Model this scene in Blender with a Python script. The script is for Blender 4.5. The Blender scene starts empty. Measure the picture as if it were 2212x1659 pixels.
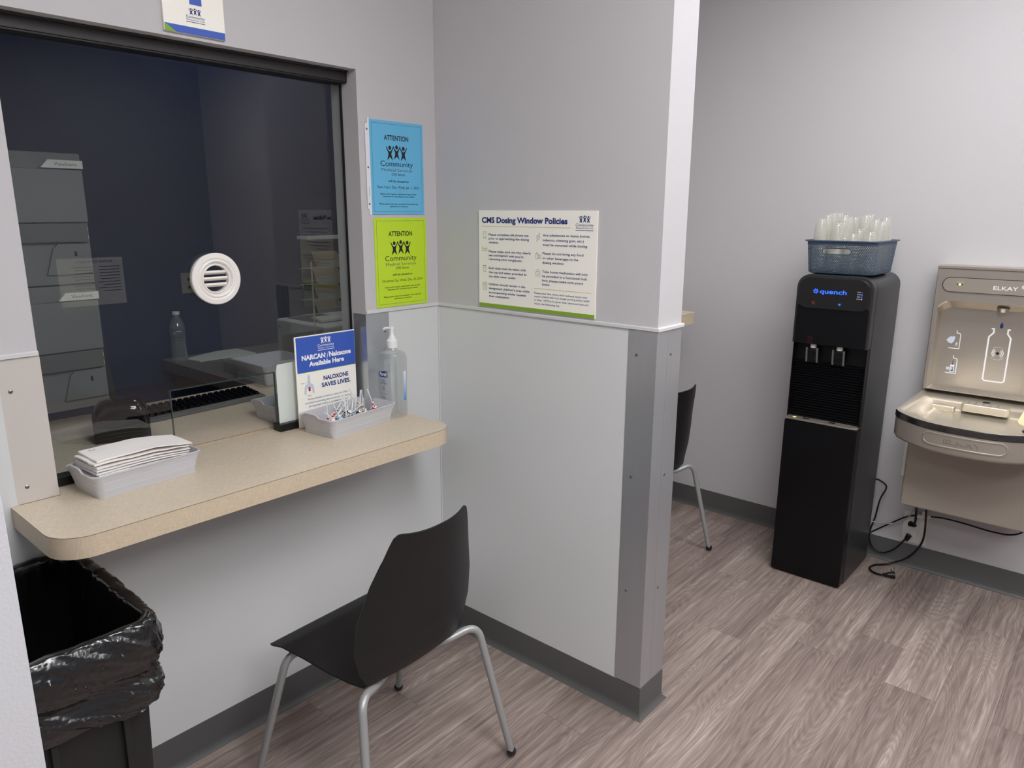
import bpy, bmesh, math, random
from mathutils import Vector, Matrix, noise
random.seed(7)
D = bpy.data
SC = bpy.context.scene
COL = SC.collection
PI = math.pi

# ------------------------------------------------------------------ camera
CX, CY, CZ, YAW, PITCH, ROLL, FPX = -1.7337, -1.8375, 1.5137, 0.8576, -0.2316, 0.0045, 1579.46
cam = D.cameras.new('camera'); cam.sensor_width = 36; cam.lens = FPX/2212*36; cam.clip_start = .02
co = D.objects.new('camera', cam); COL.objects.link(co)
fw = Vector((math.sin(YAW)*math.cos(PITCH), math.cos(YAW)*math.cos(PITCH), math.sin(PITCH)))
r0 = Vector((math.cos(YAW), -math.sin(YAW), 0)); u0 = r0.cross(fw)
rr = r0*math.cos(ROLL)+u0*math.sin(ROLL); uu = -r0*math.sin(ROLL)+u0*math.cos(ROLL)
m3 = Matrix((rr, uu, -fw)).transposed()
co.matrix_world = Matrix.Translation((CX, CY, CZ)) @ m3.to_4x4()
SC.camera = co
# ------------------------------------------------------------------ view, world, lamps
SC.view_settings.view_transform = 'Standard'
SC.view_settings.look = 'None'
SC.view_settings.exposure = 0.2
SC.view_settings.gamma = 1.0
SC.view_settings.use_curve_mapping = False
SC.cycles.transparent_max_bounces = 40
SC.cycles.max_bounces = 10
SC.cycles.diffuse_bounces = 6
SC.cycles.sample_clamp_indirect = 6
w = D.worlds.new('room_world'); SC.world = w; w.use_nodes = True
w.node_tree.nodes['Background'].inputs[0].default_value = (.5, .5, .5, 1)
w.node_tree.nodes['Background'].inputs[1].default_value = .05
LAMPS = [(.62, -1.55, 11.0), (-1.0, -1.95, 16.5), (-3.0, -2.2, 13.0), (.7, -3.3, 9.0), (-1.5, -3.3, 15.0)]   # x, y of each ceiling panel and its strength
NURSE_LAMP = 7.0

# ------------------------------------------------------------------ dimensions
XWL, XWR, ZWT, ZC = -1.2178, -.3107, 1.9147, .868
ZR, PL, PT, XR = 1.2093, .857, .129, 1.651
XLP, YB, CEIL, WT = -1.517, -4.6, 2.75, .125     # left partition face, back wall, ceiling, window wall thickness
YN = 1.43                                        # nurse room back wall

# ------------------------------------------------------------------ materials
def s2l(c): return tuple((x/255/12.92 if x/255 <= .04045 else ((x/255+.055)/1.055)**2.4) for x in c)
def nd(t, k, **kw):
    n = t.nodes.new(k)
    for a, b in kw.items(): setattr(n, a, b)
    return n
def mat(name, rgb, rough=.5, metal=0, bump=0, bscale=200, spec=.5, trans=0, ior=1.45, emit=0, mottle=0, mscale=8, coat=0, ani=None):
    m = D.materials.new(name); m.use_nodes = True; t = m.node_tree
    b = t.nodes['Principled BSDF']; c = s2l(rgb)+(1,)
    b.inputs['Base Color'].default_value = c
    b.inputs['Roughness'].default_value = rough; b.inputs['Metallic'].default_value = metal
    b.inputs['Specular IOR Level'].default_value = spec
    b.inputs['Transmission Weight'].default_value = trans; b.inputs['IOR'].default_value = ior
    b.inputs['Coat Weight'].default_value = coat; b.inputs['Coat Roughness'].default_value = .08
    if emit:
        b.inputs['Emission Color'].default_value = c; b.inputs['Emission Strength'].default_value = emit
    if mottle or bump:
        tc = nd(t, 'ShaderNodeTexCoord'); mp = nd(t, 'ShaderNodeMapping'); t.links.new(tc.outputs['Object'], mp.inputs[0])
        if ani: mp.inputs['Scale'].default_value = ani
    if mottle:
        n = nd(t, 'ShaderNodeTexNoise'); n.inputs['Scale'].default_value = mscale; n.inputs['Detail'].default_value = 6
        t.links.new(mp.outputs[0], n.inputs[0])
        mx = nd(t, 'ShaderNodeMix', data_type='RGBA', blend_type='MIX')
        t.links.new(n.outputs[0], mx.inputs[0])
        mx.inputs[6].default_value = tuple(min(1, x*(1-mottle)) for x in c[:3])+(1,)
        mx.inputs[7].default_value = tuple(min(1, x*(1+mottle)) for x in c[:3])+(1,)
        t.links.new(mx.outputs[2], b.inputs['Base Color'])
    if bump:
        n = nd(t, 'ShaderNodeTexNoise'); n.inputs['Scale'].default_value = bscale; n.inputs['Detail'].default_value = 3
        t.links.new(mp.outputs[0], n.inputs[0])
        bp = nd(t, 'ShaderNodeBump'); bp.inputs['Strength'].default_value = bump; bp.inputs['Distance'].default_value = .001
        t.links.new(n.outputs[0], bp.inputs['Height']); t.links.new(bp.outputs[0], b.inputs['Normal'])
    return m
def thin_glass(name, tint=(1, 1, 1), ior=1.55, rough=0.0, milk=0, milk_rgb=(240, 240, 235)):
    m = D.materials.new(name); m.use_nodes = True; t = m.node_tree; t.nodes.clear()
    out = nd(t, 'ShaderNodeOutputMaterial'); tr = nd(t, 'ShaderNodeBsdfTransparent'); gl = nd(t, 'ShaderNodeBsdfGlossy')
    tr.inputs[0].default_value = tint+(1,); gl.inputs['Roughness'].default_value = rough; gl.inputs[0].default_value = (1, 1, 1, 1)
    fr = nd(t, 'ShaderNodeFresnel'); fr.inputs[0].default_value = ior
    ge = nd(t, 'ShaderNodeNewGeometry'); mu = nd(t, 'ShaderNodeMath', operation='MULTIPLY'); iv = nd(t, 'ShaderNodeMath', operation='SUBTRACT')
    iv.inputs[0].default_value = 1; t.links.new(ge.outputs['Backfacing'], iv.inputs[1])
    t.links.new(fr.outputs[0], mu.inputs[0]); t.links.new(iv.outputs[0], mu.inputs[1])
    base = tr.outputs[0]
    if milk:
        df = nd(t, 'ShaderNodeBsdfDiffuse'); df.inputs[0].default_value = s2l(milk_rgb)+(1,)
        tl = nd(t, 'ShaderNodeBsdfTranslucent'); tl.inputs[0].default_value = s2l(milk_rgb)+(1,)
        m1 = nd(t, 'ShaderNodeMixShader'); m1.inputs[0].default_value = .45; t.links.new(df.outputs[0], m1.inputs[1]); t.links.new(tl.outputs[0], m1.inputs[2])
        m2 = nd(t, 'ShaderNodeMixShader'); m2.inputs[0].default_value = milk; t.links.new(tr.outputs[0], m2.inputs[1]); t.links.new(m1.outputs[0], m2.inputs[2])
        base = m2.outputs[0]
    mx = nd(t, 'ShaderNodeMixShader'); t.links.new(mu.outputs[0], mx.inputs[0]); t.links.new(base, mx.inputs[1]); t.links.new(gl.outputs[0], mx.inputs[2])
    t.links.new(mx.outputs[0], out.inputs[0])
    return m

M = {}
M['paint'] = mat('wall_paint', (195, 193, 194), .62, bump=.35, bscale=260, spec=.3)
M['paint_white'] = mat('wall_paint_white', (192, 192, 195), .6, bump=.6, bscale=240, spec=.3)
M['paint_dim'] = mat('grey_blue_paint', (148, 150, 158), .6, bump=.3, bscale=260, spec=.3)
M['navy'] = mat('navy_paint', (40, 52, 84), .6, bump=.3, bscale=260, spec=.3)
M['frp'] = mat('wall_panel', (211, 213, 212), .3, bump=.12, bscale=90, spec=.45)
M['trimw'] = mat('white_trim', (208, 207, 206), .35)
M['rubber'] = mat('grey_rubber', (88, 88, 87), .42, mottle=.05, mscale=6)
M['alu'] = mat('brushed_aluminium', (192, 195, 199), .36, metal=.78, mottle=.04, mscale=6, bump=.05, bscale=60, ani=(8, 8, .5))
M['guardw'] = mat('pale_guard', (205, 199, 192), .4, metal=.15)
M['screw'] = mat('screw_steel', (150, 148, 142), .3, metal=1)
M['ceil'] = mat('ceiling_tile', (225, 225, 222), .8, bump=.5, bscale=120)
M['dark'] = mat('dark_void', (12, 12, 13), .7)
M['bronze'] = mat('dark_header', (40, 35, 36), .5, mottle=.12, mscale=3)
M['caulk'] = mat('black_caulk', (18, 17, 17), .5)
M['blackplastic'] = mat('black_plastic', (22, 22, 23), .38, bump=.05, bscale=500)
M['chairblack'] = mat('chair_black', (26, 25, 26), .46, bump=.12, bscale=900, spec=.4)
M['silverpaint'] = mat('silver_paint', (158, 159, 158), .38, metal=.35)
M['liner'] = mat('bin_liner', (14, 14, 15), .24, spec=.7, coat=.35, bump=.9, bscale=42, ani=(.6, .6, 2.6))
M['can'] = mat('can_black', (30, 29, 30), .5, bump=.1, bscale=400)
M['tray'] = mat('grey_tray', (196, 196, 200), .4)
M['paper'] = mat('white_paper', (240, 236, 232), .7, bump=.15, bscale=60)
M['paper_cream'] = mat('sign_cream', (250, 247, 236), .45)
M['paper_back'] = mat('paper_back', (214, 220, 214), .6, mottle=.03, mscale=20)
M['inkblue'] = mat('ink_blue', (33, 52, 122), .5)
M['signblue'] = mat('sign_blue', (58, 92, 184), .4)
M['inkblack'] = mat('ink_black', (28, 32, 36), .5)
M['inkgrey'] = mat('ink_grey', (96, 100, 110), .5)
M['inkwhite'] = mat('ink_white', (246, 246, 246), .5)
M['inkred'] = mat('ink_red', (176, 32, 48), .5)
M['inkpale'] = mat('ink_pale', (204, 211, 226), .5)
M['inkgreen'] = mat('ink_olive', (150, 165, 130), .5)
M['gold'] = mat('ink_gold', (218, 202, 142), .5)
M['green'] = mat('sign_green', (132, 172, 42), .45)
M['papblue'] = mat('blue_paper', (104, 186, 226), .3, coat=.3)
M['papgreen'] = mat('lime_paper', (192, 226, 38), .3, coat=.3)
M['sleeve'] = mat('sleeve_white', (226, 228, 232), .25)
M['coolblack'] = mat('cooler_black', (8, 8, 11), .34, spec=.35, bump=.03, bscale=500)
M['coolside'] = mat('cooler_side', (46, 46, 47), .36, bump=.08, bscale=500)
M['coolgloss'] = mat('cooler_gloss', (30, 30, 31), .16, spec=.5)
M['steel'] = mat('stainless', (214, 206, 190), .30, metal=.7, mottle=.03, mscale=4, bump=.05, bscale=40, ani=(1, .1, 8))
M['steelbr'] = mat('stainless_brushed', (188, 180, 169), .3, metal=.75, mottle=.05, mscale=6, bump=.06, bscale=60, ani=(1, .1, 10))
M['champ'] = mat('champagne_paint', (162, 154, 143), .38, metal=.35)
M['pebble'] = mat('pebble_vinyl', (157, 149, 138), .5, metal=.15, bump=.9, bscale=330, mottle=.12, mscale=240)
M['darksteel'] = mat('dark_band', (96, 94, 92), .2, metal=.9)
M['chrome'] = mat('chrome', (225, 225, 228), .06, metal=1)
M['ivory'] = mat('ivory_rubber', (226, 205, 160), .45)
M['ledblue'] = mat('led_blue', (40, 92, 255), .4, emit=1.6)
M['ledice'] = mat('led_ice', (90, 150, 255), .4, emit=.6)
M['ledred'] = mat('led_red', (180, 60, 52), .4, emit=.35)
M['dimred'] = mat('dim_red', (96, 34, 34), .4, emit=.12)
M['ledwhite'] = mat('led_white', (210, 210, 225), .4, emit=.6)
M['ledyellow'] = mat('led_yellow', (250, 235, 120), .4, emit=1.2)
M['lightpanel'] = mat('lamp_diffuser', (255, 250, 242), .5, emit=1)
M['cable'] = mat('black_cable', (16, 16, 17), .35)
M['cablegrey'] = mat('grey_tube', (170, 172, 178), .35)
M['whiteplastic'] = mat('white_plastic', (224, 222, 216), .35)
M['ventwhite'] = mat('vent_white', (238, 234, 228), .3)
M['printer'] = mat('printer_white', (212, 214, 206), .45)
M['manila'] = mat('manila_folder', (205, 190, 150), .6)
M['monitor'] = mat('monitor_grey', (112, 112, 110), .5, bump=.1, bscale=400)
M['monitord'] = mat('monitor_band', (92, 92, 90), .5)
M['silverstrip'] = mat('silver_strip', (214, 214, 206), .3, metal=.2)
M['blackgloss'] = mat('black_gloss', (14, 14, 15), .07, coat=.6)
M['outletgrey'] = mat('outlet_grey', (130, 128, 122), .4)
M['glass'] = thin_glass('window_glass', (.90, .92, .92), 1.75)
M['edgeglass'] = mat('glass_edge', (70, 84, 80), .15)
M['cup'] = thin_glass('cup_plastic', (.97, .97, .96), 1.5, .1, milk=.09, milk_rgb=(255, 254, 250))
M['clear'] = thin_glass('clear_plastic', (.96, .97, .97), 1.8, .05, milk=.2)
M['gel'] = thin_glass('clear_gel', (.96, .98, .98), 1.7, .03, milk=.06, milk_rgb=(235, 240, 242))
t = M['gel'].node_tree; o_ = [n for n in t.nodes if n.type == 'OUTPUT_MATERIAL'][0]; thin_ = o_.inputs[0].links[0].from_socket
rf = nd(t, 'ShaderNodeBsdfGlass'); rf.inputs['IOR'].default_value = 1.3; rf.inputs['Roughness'].default_value = .02
mx = nd(t, 'ShaderNodeMixShader'); mx.inputs[0].default_value = .25; t.links.new(thin_, mx.inputs[1]); t.links.new(rf.outputs[0], mx.inputs[2]); t.links.new(mx.outputs[0], o_.inputs[0])
M['softwhite'] = mat('frosted_white', (236, 238, 238), .35)
M['cupwhite'] = mat('small_cup', (205, 210, 216), .4)

def laminate(name, rgb, sx, sy):
    m = mat(name, rgb, .38, spec=.4); t = m.node_tree; b = t.nodes['Principled BSDF']
    tc = nd(t, 'ShaderNodeTexCoord'); c = s2l(rgb)
    fac = None
    for sc in (sx, sy):
        mp = nd(t, 'ShaderNodeMapping'); mp.inputs['Scale'].default_value = sc; t.links.new(tc.outputs['Object'], mp.inputs[0])
        n = nd(t, 'ShaderNodeTexNoise'); n.inputs['Scale'].default_value = 1; n.inputs['Detail'].default_value = 2; t.links.new(mp.outputs[0], n.inputs[0])
        if fac is None: fac = n.outputs[0]
        else:
            a = nd(t, 'ShaderNodeMath', operation='ADD'); t.links.new(fac, a.inputs[0]); t.links.new(n.outputs[0], a.inputs[1]); fac = a.outputs[0]
    mr = nd(t, 'ShaderNodeMapRange'); mr.inputs[1].default_value = .75; mr.inputs[2].default_value = 1.25; t.links.new(fac, mr.inputs[0])
    mx = nd(t, 'ShaderNodeMix', data_type='RGBA'); t.links.new(mr.outputs[0], mx.inputs[0])
    mx.inputs[6].default_value = tuple(x*.84 for x in c)+(1,); mx.inputs[7].default_value = tuple(min(1, x*1.12) for x in c)+(1,)
    t.links.new(mx.outputs[2], b.inputs['Base Color'])
    return m
M['lamtop'] = laminate('linen_laminate', (206, 192, 170), (60, 900, 60), (900, 60, 60))
M['lamside'] = laminate('linen_edge', (205, 188, 162), (60, 900, 1200), (1000, 1000, 50))
M['lamseam'] = mat('laminate_seam', (120, 98, 74), .6)

def floor_mat():
    m = D.materials.new('vinyl_plank'); m.use_nodes = True; t = m.node_tree; L = t.links
    b = t.nodes['Principled BSDF']; b.inputs['Roughness'].default_value = .42; b.inputs['Specular IOR Level'].default_value = .35
    tc = nd(t, 'ShaderNodeTexCoord'); sp = nd(t, 'ShaderNodeSeparateXYZ'); L.new(tc.outputs['Object'], sp.inputs[0])
    def mth(op, a, bb=None, c=None):
        n = nd(t, 'ShaderNodeMath', operation=op)
        for i, v in enumerate((a, bb, c)):
            if v is None: continue
            if isinstance(v, (int, float)): n.inputs[i].default_value = v
            else: L.new(v, n.inputs[i])
        return n.outputs[0]
    PW, PLEN = .152, 1.22
    yr = mth('DIVIDE', mth('ADD', sp.outputs[1], 10.0+.87-.152*66+.152*66-.87+.042), PW)
    row = mth('FLOOR', yr); fy = mth('FRACT', yr)
    wn = nd(t, 'ShaderNodeTexWhiteNoise', noise_dimensions='1D'); L.new(row, wn.inputs['W'])
    xr = mth('ADD', mth('DIVIDE', sp.outputs[0], PLEN), mth('MULTIPLY', wn.outputs[0], 7.3))
    colm = mth('FLOOR', xr); fx = mth('FRACT', xr)
    cv = nd(t, 'ShaderNodeCombineXYZ'); L.new(row, cv.inputs[0]); L.new(colm, cv.inputs[1])
    w2 = nd(t, 'ShaderNodeTexWhiteNoise', noise_dimensions='3D'); L.new(cv.outputs[0], w2.inputs[0])
    pid = w2.outputs[0]
    # grain coordinates shifted for each plank
    gx = mth('ADD', sp.outputs[0], mth('MULTIPLY', pid, 37.0)); gy = mth('ADD', sp.outputs[1], mth('MULTIPLY', pid, 11.0))
    g = nd(t, 'ShaderNodeCombineXYZ'); L.new(gx, g.inputs[0]); L.new(gy, g.inputs[1]); L.new(mth('MULTIPLY', pid, 9.0), g.inputs[2])
    def nz(scale, det=2, sc=1, rough=.5, dist=0):
        mp = nd(t, 'ShaderNodeMapping'); mp.inputs['Scale'].default_value = scale; L.new(g.outputs[0], mp.inputs[0])
        n = nd(t, 'ShaderNodeTexNoise'); n.inputs['Scale'].default_value = sc; n.inputs['Detail'].default_value = det
        n.inputs['Roughness'].default_value = rough; n.inputs['Distortion'].default_value = dist
        L.new(mp.outputs[0], n.inputs[0]); return n.outputs[0]
    broad = nz((1.5, 11, 1), 1)                      # slow field whose contours make cathedral grain
    rings = mth('SINE', mth('MULTIPLY', mth('ADD', broad, mth('MULTIPLY', nz((10, 90, 1), 2), .02)), 150.0))
    fine = nz((7, 480, 1), 5, rough=.72)
    streak = nz((2.2, 60, 1), 3)
    blot = nz((1.2, 7, 1), 3)
    v = mth('ADD', mth('MULTIPLY', rings, .055), mth('MULTIPLY', fine, 1.05))
    v = mth('ADD', v, mth('MULTIPLY', streak, .75)); v = mth('ADD', v, mth('MULTIPLY', blot, .55))
    v = mth('ADD', v, mth('MULTIPLY', mth('SUBTRACT', pid, .5), .16))
    mr = nd(t, 'ShaderNodeMapRange'); mr.inputs[1].default_value = .82; mr.inputs[2].default_value = 1.5; L.new(v, mr.inputs[0])
    cr = nd(t, 'ShaderNodeValToRGB'); L.new(mr.outputs[0], cr.inputs[0])
    e = cr.color_ramp.elements
    e[0].position = 0; e[0].color = s2l((98, 84, 79))+(1,)
    e[1].position = 1; e[1].color = s2l((186, 172, 162))+(1,)
    k = e.new(.42); k.color = s2l((134, 119, 112))+(1,)
    k = e.new(.7); k.color = s2l((154, 139, 131))+(1,)
    # plank joints
    dy = mth('MINIMUM', fy, mth('SUBTRACT', 1.0, fy)); dx = mth('MINIMUM', fx, mth('SUBTRACT', 1.0, fx))
    j = mth('MINIMUM', mth('MULTIPLY', dy, PW), mth('MULTIPLY', dx, PLEN))
    jf = nd(t, 'ShaderNodeMapRange'); jf.inputs[1].default_value = .0003; jf.inputs[2].default_value = .0012; jf.inputs[3].default_value = .62; jf.inputs[4].default_value = 1; L.new(j, jf.inputs[0])
    mx = nd(t, 'ShaderNodeMix', data_type='RGBA', blend_type='MULTIPLY'); mx.inputs[0].default_value = 1; L.new(cr.outputs[0], mx.inputs[6])
    cb = nd(t, 'ShaderNodeCombineXYZ'); [L.new(jf.outputs[0], cb.inputs[i]) for i in range(3)]
    L.new(cb.outputs[0], mx.inputs[7]); L.new(mx.outputs[2], b.inputs['Base Color'])
    bp = nd(t, 'ShaderNodeBump'); bp.inputs['Strength'].default_value = .25; bp.inputs['Distance'].default_value = .0006
    L.new(mth('ADD', fine, mth('MULTIPLY', jf.outputs[0], 1.5)), bp.inputs['Height']); L.new(bp.outputs[0], b.inputs['Normal'])
    return m
M['floor'] = floor_mat()

def basket_mat():
    m = mat('basket_blue', (66, 84, 104), .5, bump=.1); t = m.node_tree; L = t.links; b = t.nodes['Principled BSDF']
    out = [n for n in t.nodes if n.type == 'OUTPUT_MATERIAL'][0]
    uv = nd(t, 'ShaderNodeTexCoord'); sp = nd(t, 'ShaderNodeSeparateXYZ'); L.new(uv.outputs['UV'], sp.inputs[0])
    def mth(op, a, bb=None):
        n = nd(t, 'ShaderNodeMath', operation=op)
        for i, v in enumerate((a, bb)):
            if v is None: continue
            if isinstance(v, (int, float)): n.inputs[i].default_value = v
            else: L.new(v, n.inputs[i])
        return n.outputs[0]
    u, v = sp.outputs[0], sp.outputs[1]
    PU, PV = .0064, .0054
    rowf = mth('DIVIDE', v, PV); row = mth('FLOOR', rowf)
    sh = mth('MULTIPLY', mth('MODULO', row, 2.0), .5)
    fu = mth('SUBTRACT', mth('FRACT', mth('ADD', mth('DIVIDE', u, PU), sh)), .5)
    fv = mth('SUBTRACT', mth('FRACT', rowf), .5)
    d = mth('SQRT', mth('ADD', mth('POWER', mth('MULTIPLY', fu, PU), 2.0), mth('POWER', mth('MULTIPLY', fv, PV), 2.0)))
    hole = mth('LESS_THAN', d, .0019)
    zone = mth('MULTIPLY', mth('GREATER_THAN', v, .012), mth('LESS_THAN', v, .115))
    # grip slot: stadium centred at u=0 (middle of the front), v=.093
    au = mth('MAXIMUM', mth('SUBTRACT', mth('ABSOLUTE', mth('SUBTRACT', u, -.011)), .042), 0.0)
    sd = mth('SQRT', mth('ADD', mth('POWER', au, 2.0), mth('POWER', mth('SUBTRACT', v, .090), 2.0)))
    rim = mth('GREATER_THAN', sd, .0125)
    slot = mth('LESS_THAN', sd, .0095)
    f = mth('MAXIMUM', mth('MULTIPLY', mth('MULTIPLY', hole, zone), rim), slot)
    tr = nd(t, 'ShaderNodeBsdfTransparent'); mx = nd(t, 'ShaderNodeMixShader')
    L.new(f, mx.inputs[0]); L.new(b.outputs[0], mx.inputs[1]); L.new(tr.outputs[0], mx.inputs[2]); L.new(mx.outputs[0], out.inputs[0])
    return m
M['basket'] = basket_mat()
M['basketsolid'] = mat('basket_rim', (62, 78, 106), .45)
def blue_fade():
    m = mat('label_blue_fade', (60, 140, 205), .4); t = m.node_tree; b = t.nodes['Principled BSDF']
    tc = nd(t, 'ShaderNodeTexCoord'); sp = nd(t, 'ShaderNodeSeparateXYZ'); t.links.new(tc.outputs['Generated'], sp.inputs[0])
    cr = nd(t, 'ShaderNodeValToRGB'); t.links.new(sp.outputs[2], cr.inputs[0])
    cr.color_ramp.elements[0].color = s2l((50, 130, 200))+(1,); cr.color_ramp.elements[1].color = s2l((222, 232, 240))+(1,)
    t.links.new(cr.outputs[0], b.inputs['Base Color']); return m
M['bluefade'] = blue_fade()

# ------------------------------------------------------------------ mesh helpers
class MB:
    """collects geometry in world (or local) metres, then becomes ONE mesh object"""
    def __init__(s): s.v = []; s.f = []; s.m = []; s.mats = []
    def mi(s, m):
        if m not in s.mats: s.mats.append(m)
        return s.mats.index(m)
    def add(s, vs, fs, m):
        k = len(s.v); s.v += [tuple(p) for p in vs]; i = s.mi(m)
        for f in fs: s.f.append(tuple(a+k for a in f)); s.m.append(i)
    def box(s, lo, hi, m, bev=0, seg=2, xf=None):
        b = bmesh.new(); bmesh.ops.create_cube(b, size=1)
        for v in b.verts:
            v.co = Vector([(lo[i]+hi[i])/2+v.co[i]*(hi[i]-lo[i]) for i in range(3)])
        if bev: bmesh.ops.bevel(b, geom=b.edges[:], offset=bev, segments=seg, affect='EDGES', profile=.5)
        s.bm(b, m, xf)
    def bm(s, b, m, xf=None):
        b.verts.ensure_lookup_table(); b.verts.index_update()
        s.add([xf @ v.co if xf else v.co for v in b.verts], [[v.index for v in f.verts] for f in b.faces], m); b.free()
    def loft(s, rings, m, cap0=True, cap1=True, mats=None, closed=True):
        n = len(rings[0]); k = len(s.v)
        for r in rings: s.v += [tuple(p) for p in r]
        for j in range(len(rings)-1):
            i_m = s.mi(mats[j] if mats else m)
            for i in range(n if closed else n-1):
                a, b = k+j*n+i, k+j*n+(i+1) % n
                s.f.append((a, b, b+n, a+n)); s.m.append(i_m)
        if cap0: s.f.append(tuple(k+i for i in range(n))[::-1]); s.m.append(s.mi(mats[0] if mats else m))
        if cap1:
            q = k+(len(rings)-1)*n; s.f.append(tuple(q+i for i in range(n))); s.m.append(s.mi(mats[-1] if mats else m))
    def prism(s, poly, lo, hi, m, axis=2, bev=0, xf=None, seg=2):
        b = bmesh.new()
        def P(u, v, h): return (u, v, h) if axis == 2 else ((u, h, v) if axis == 1 else (h, u, v))
        bot = [b.verts.new(P(u, v, lo)) for u, v in poly]; top = [b.verts.new(P(u, v, hi)) for u, v in poly]
        n = len(poly)
        b.faces.new(bot[::-1]); b.faces.new(top)
        for i in range(n): b.faces.new((bot[i], bot[(i+1) % n], top[(i+1) % n], top[i]))
        bmesh.ops.recalc_face_normals(b, faces=b.faces[:])
        if bev:
            es = [e for e in b.edges if (e.verts[0] in bot) == (e.verts[1] in bot)]
            bmesh.ops.bevel(b, geom=es, offset=bev, segments=seg, affect='EDGES', profile=.5)
        s.bm(b, m, xf)
    def tube(s, pts, r, m, n=10, caps=True):
        pts = [Vector(p) for p in pts]; rings = []; up = None
        for i, p in enumerate(pts):
            t = (pts[min(i+1, len(pts)-1)]-pts[max(i-1, 0)]).normalized()
            if up is None: up = t.orthogonal().normalized()
            up = (up-t*up.dot(t)).normalized(); sd = t.cross(up)
            rad = r(i/(len(pts)-1)) if callable(r) else r
            rings.append([p+(up*math.cos(a)+sd*math.sin(a))*rad for a in [2*PI*k/n for k in range(n)]])
        s.loft(rings, m, caps, caps)
    def lathe(s, prof, c, m, axis=(0, 0, 1), n=32, mats=None, cap=True):
        ax = Vector(axis).normalized(); u = ax.orthogonal().normalized(); v = ax.cross(u); c = Vector(c)
        rings = [[c+ax*h+(u*math.cos(a)+v*math.sin(a))*r for a in [2*PI*k/n for k in range(n)]] for r, h in prof]
        s.loft(rings, m, cap, cap, mats)
    def build(s, name, parent=None, smooth=35, origin=None, recalc=True):
        me = D.meshes.new(name)
        o = Vector(origin) if origin else Vector((0, 0, 0))
        me.from_pydata([Vector(p)-o for p in s.v], [], s.f)
        for m in s.mats: me.materials.append(M[m] if isinstance(m, str) else m)
        me.polygons.foreach_set('material_index', s.m); me.update()
        if recalc:
            b = bmesh.new(); b.from_mesh(me); bmesh.ops.recalc_face_normals(b, faces=b.faces[:]); b.to_mesh(me); b.free()
        if smooth:
            me.shade_smooth(); me.set_sharp_from_angle(angle=math.radians(smooth))
        ob = D.objects.new(name, me); COL.objects.link(ob); ob.location = o
        if smooth and len(me.polygons) < 3000:
            wm_ = ob.modifiers.new('even_shading', 'WEIGHTED_NORMAL'); wm_.keep_sharp = True; wm_.weight = 80
        if parent: ob.parent = parent; ob.location = o-parent.location if origin is None else o
        return ob
def tag(o, label, cat, group=None):
    o['label'] = label; o['category'] = cat
    if group: o['group'] = group
    return o
def thing(name, loc, label, cat, group=None, rz=0):
    o = D.objects.new(name, None); COL.objects.link(o); o.location = loc; o.rotation_euler = (0, 0, rz); o.empty_display_size = .05
    return tag(o, label, cat, group)
def part(mb, name, root, label=None, smooth=35, recalc=True):
    """mesh given in the root's LOCAL coordinates"""
    me_o = mb.build(name, None, smooth, None, recalc); me_o.parent = root; me_o.location = (0, 0, 0)
    if label: me_o['label'] = label
    return me_o
def wpart(mb, name, root, label=None, smooth=35, recalc=True):
    """mesh given in WORLD coordinates, root unrotated"""
    me_o = mb.build(name, None, smooth, tuple(root.matrix_basis.translation), recalc); me_o.parent = root; me_o.location = (0, 0, 0)
    if label: me_o['label'] = label
    return me_o
def struct(mb, name, smooth=35, label=None):
    o = mb.build(name, None, smooth); o['kind'] = 'structure'
    return o
def rrect(w, d, r, n=6, cx=0, cy=0):
    pts = []
    for qx, qy, a0 in ((1, 1, 0), (-1, 1, PI/2), (-1, -1, PI), (1, -1, 3*PI/2)):
        for k in range(n+1):
            a = a0+k*PI/2/n
            pts.append((cx+qx*(w/2-r)+r*math.cos(a), cy+qy*(d/2-r)+r*math.sin(a)))
    return pts
def fillet(pts, r, n=6):
    pts = [Vector(p) for p in pts]; out = [pts[0]]
    for i in range(1, len(pts)-1):
        a, b, c = pts[i-1], pts[i], pts[i+1]
        d1 = (a-b); d2 = (c-b); rr_ = min(r, d1.length*.48, d2.length*.48)
        p, q = b+d1.normalized()*rr_, b+d2.normalized()*rr_
        for k in range(n+1):
            t = k/n; out.append(p*(1-t)**2+b*2*t*(1-t)+q*t*t)
    return out+[pts[-1]]
def spline(pts, n=8):
    P = [Vector(p) for p in pts]; P = [P[0]*2-P[1]]+P+[P[-1]*2-P[-2]]; out = []
    for i in range(1, len(P)-2):
        for k in range(n):
            t = k/n; a, b, c, d = P[i-1:i+3]
            out.append(.5*((2*b)+(c-a)*t+(2*a-5*b+4*c-d)*t*t+(3*b-a-3*c+d)*t**3))
    return out+[P[-2]]

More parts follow.
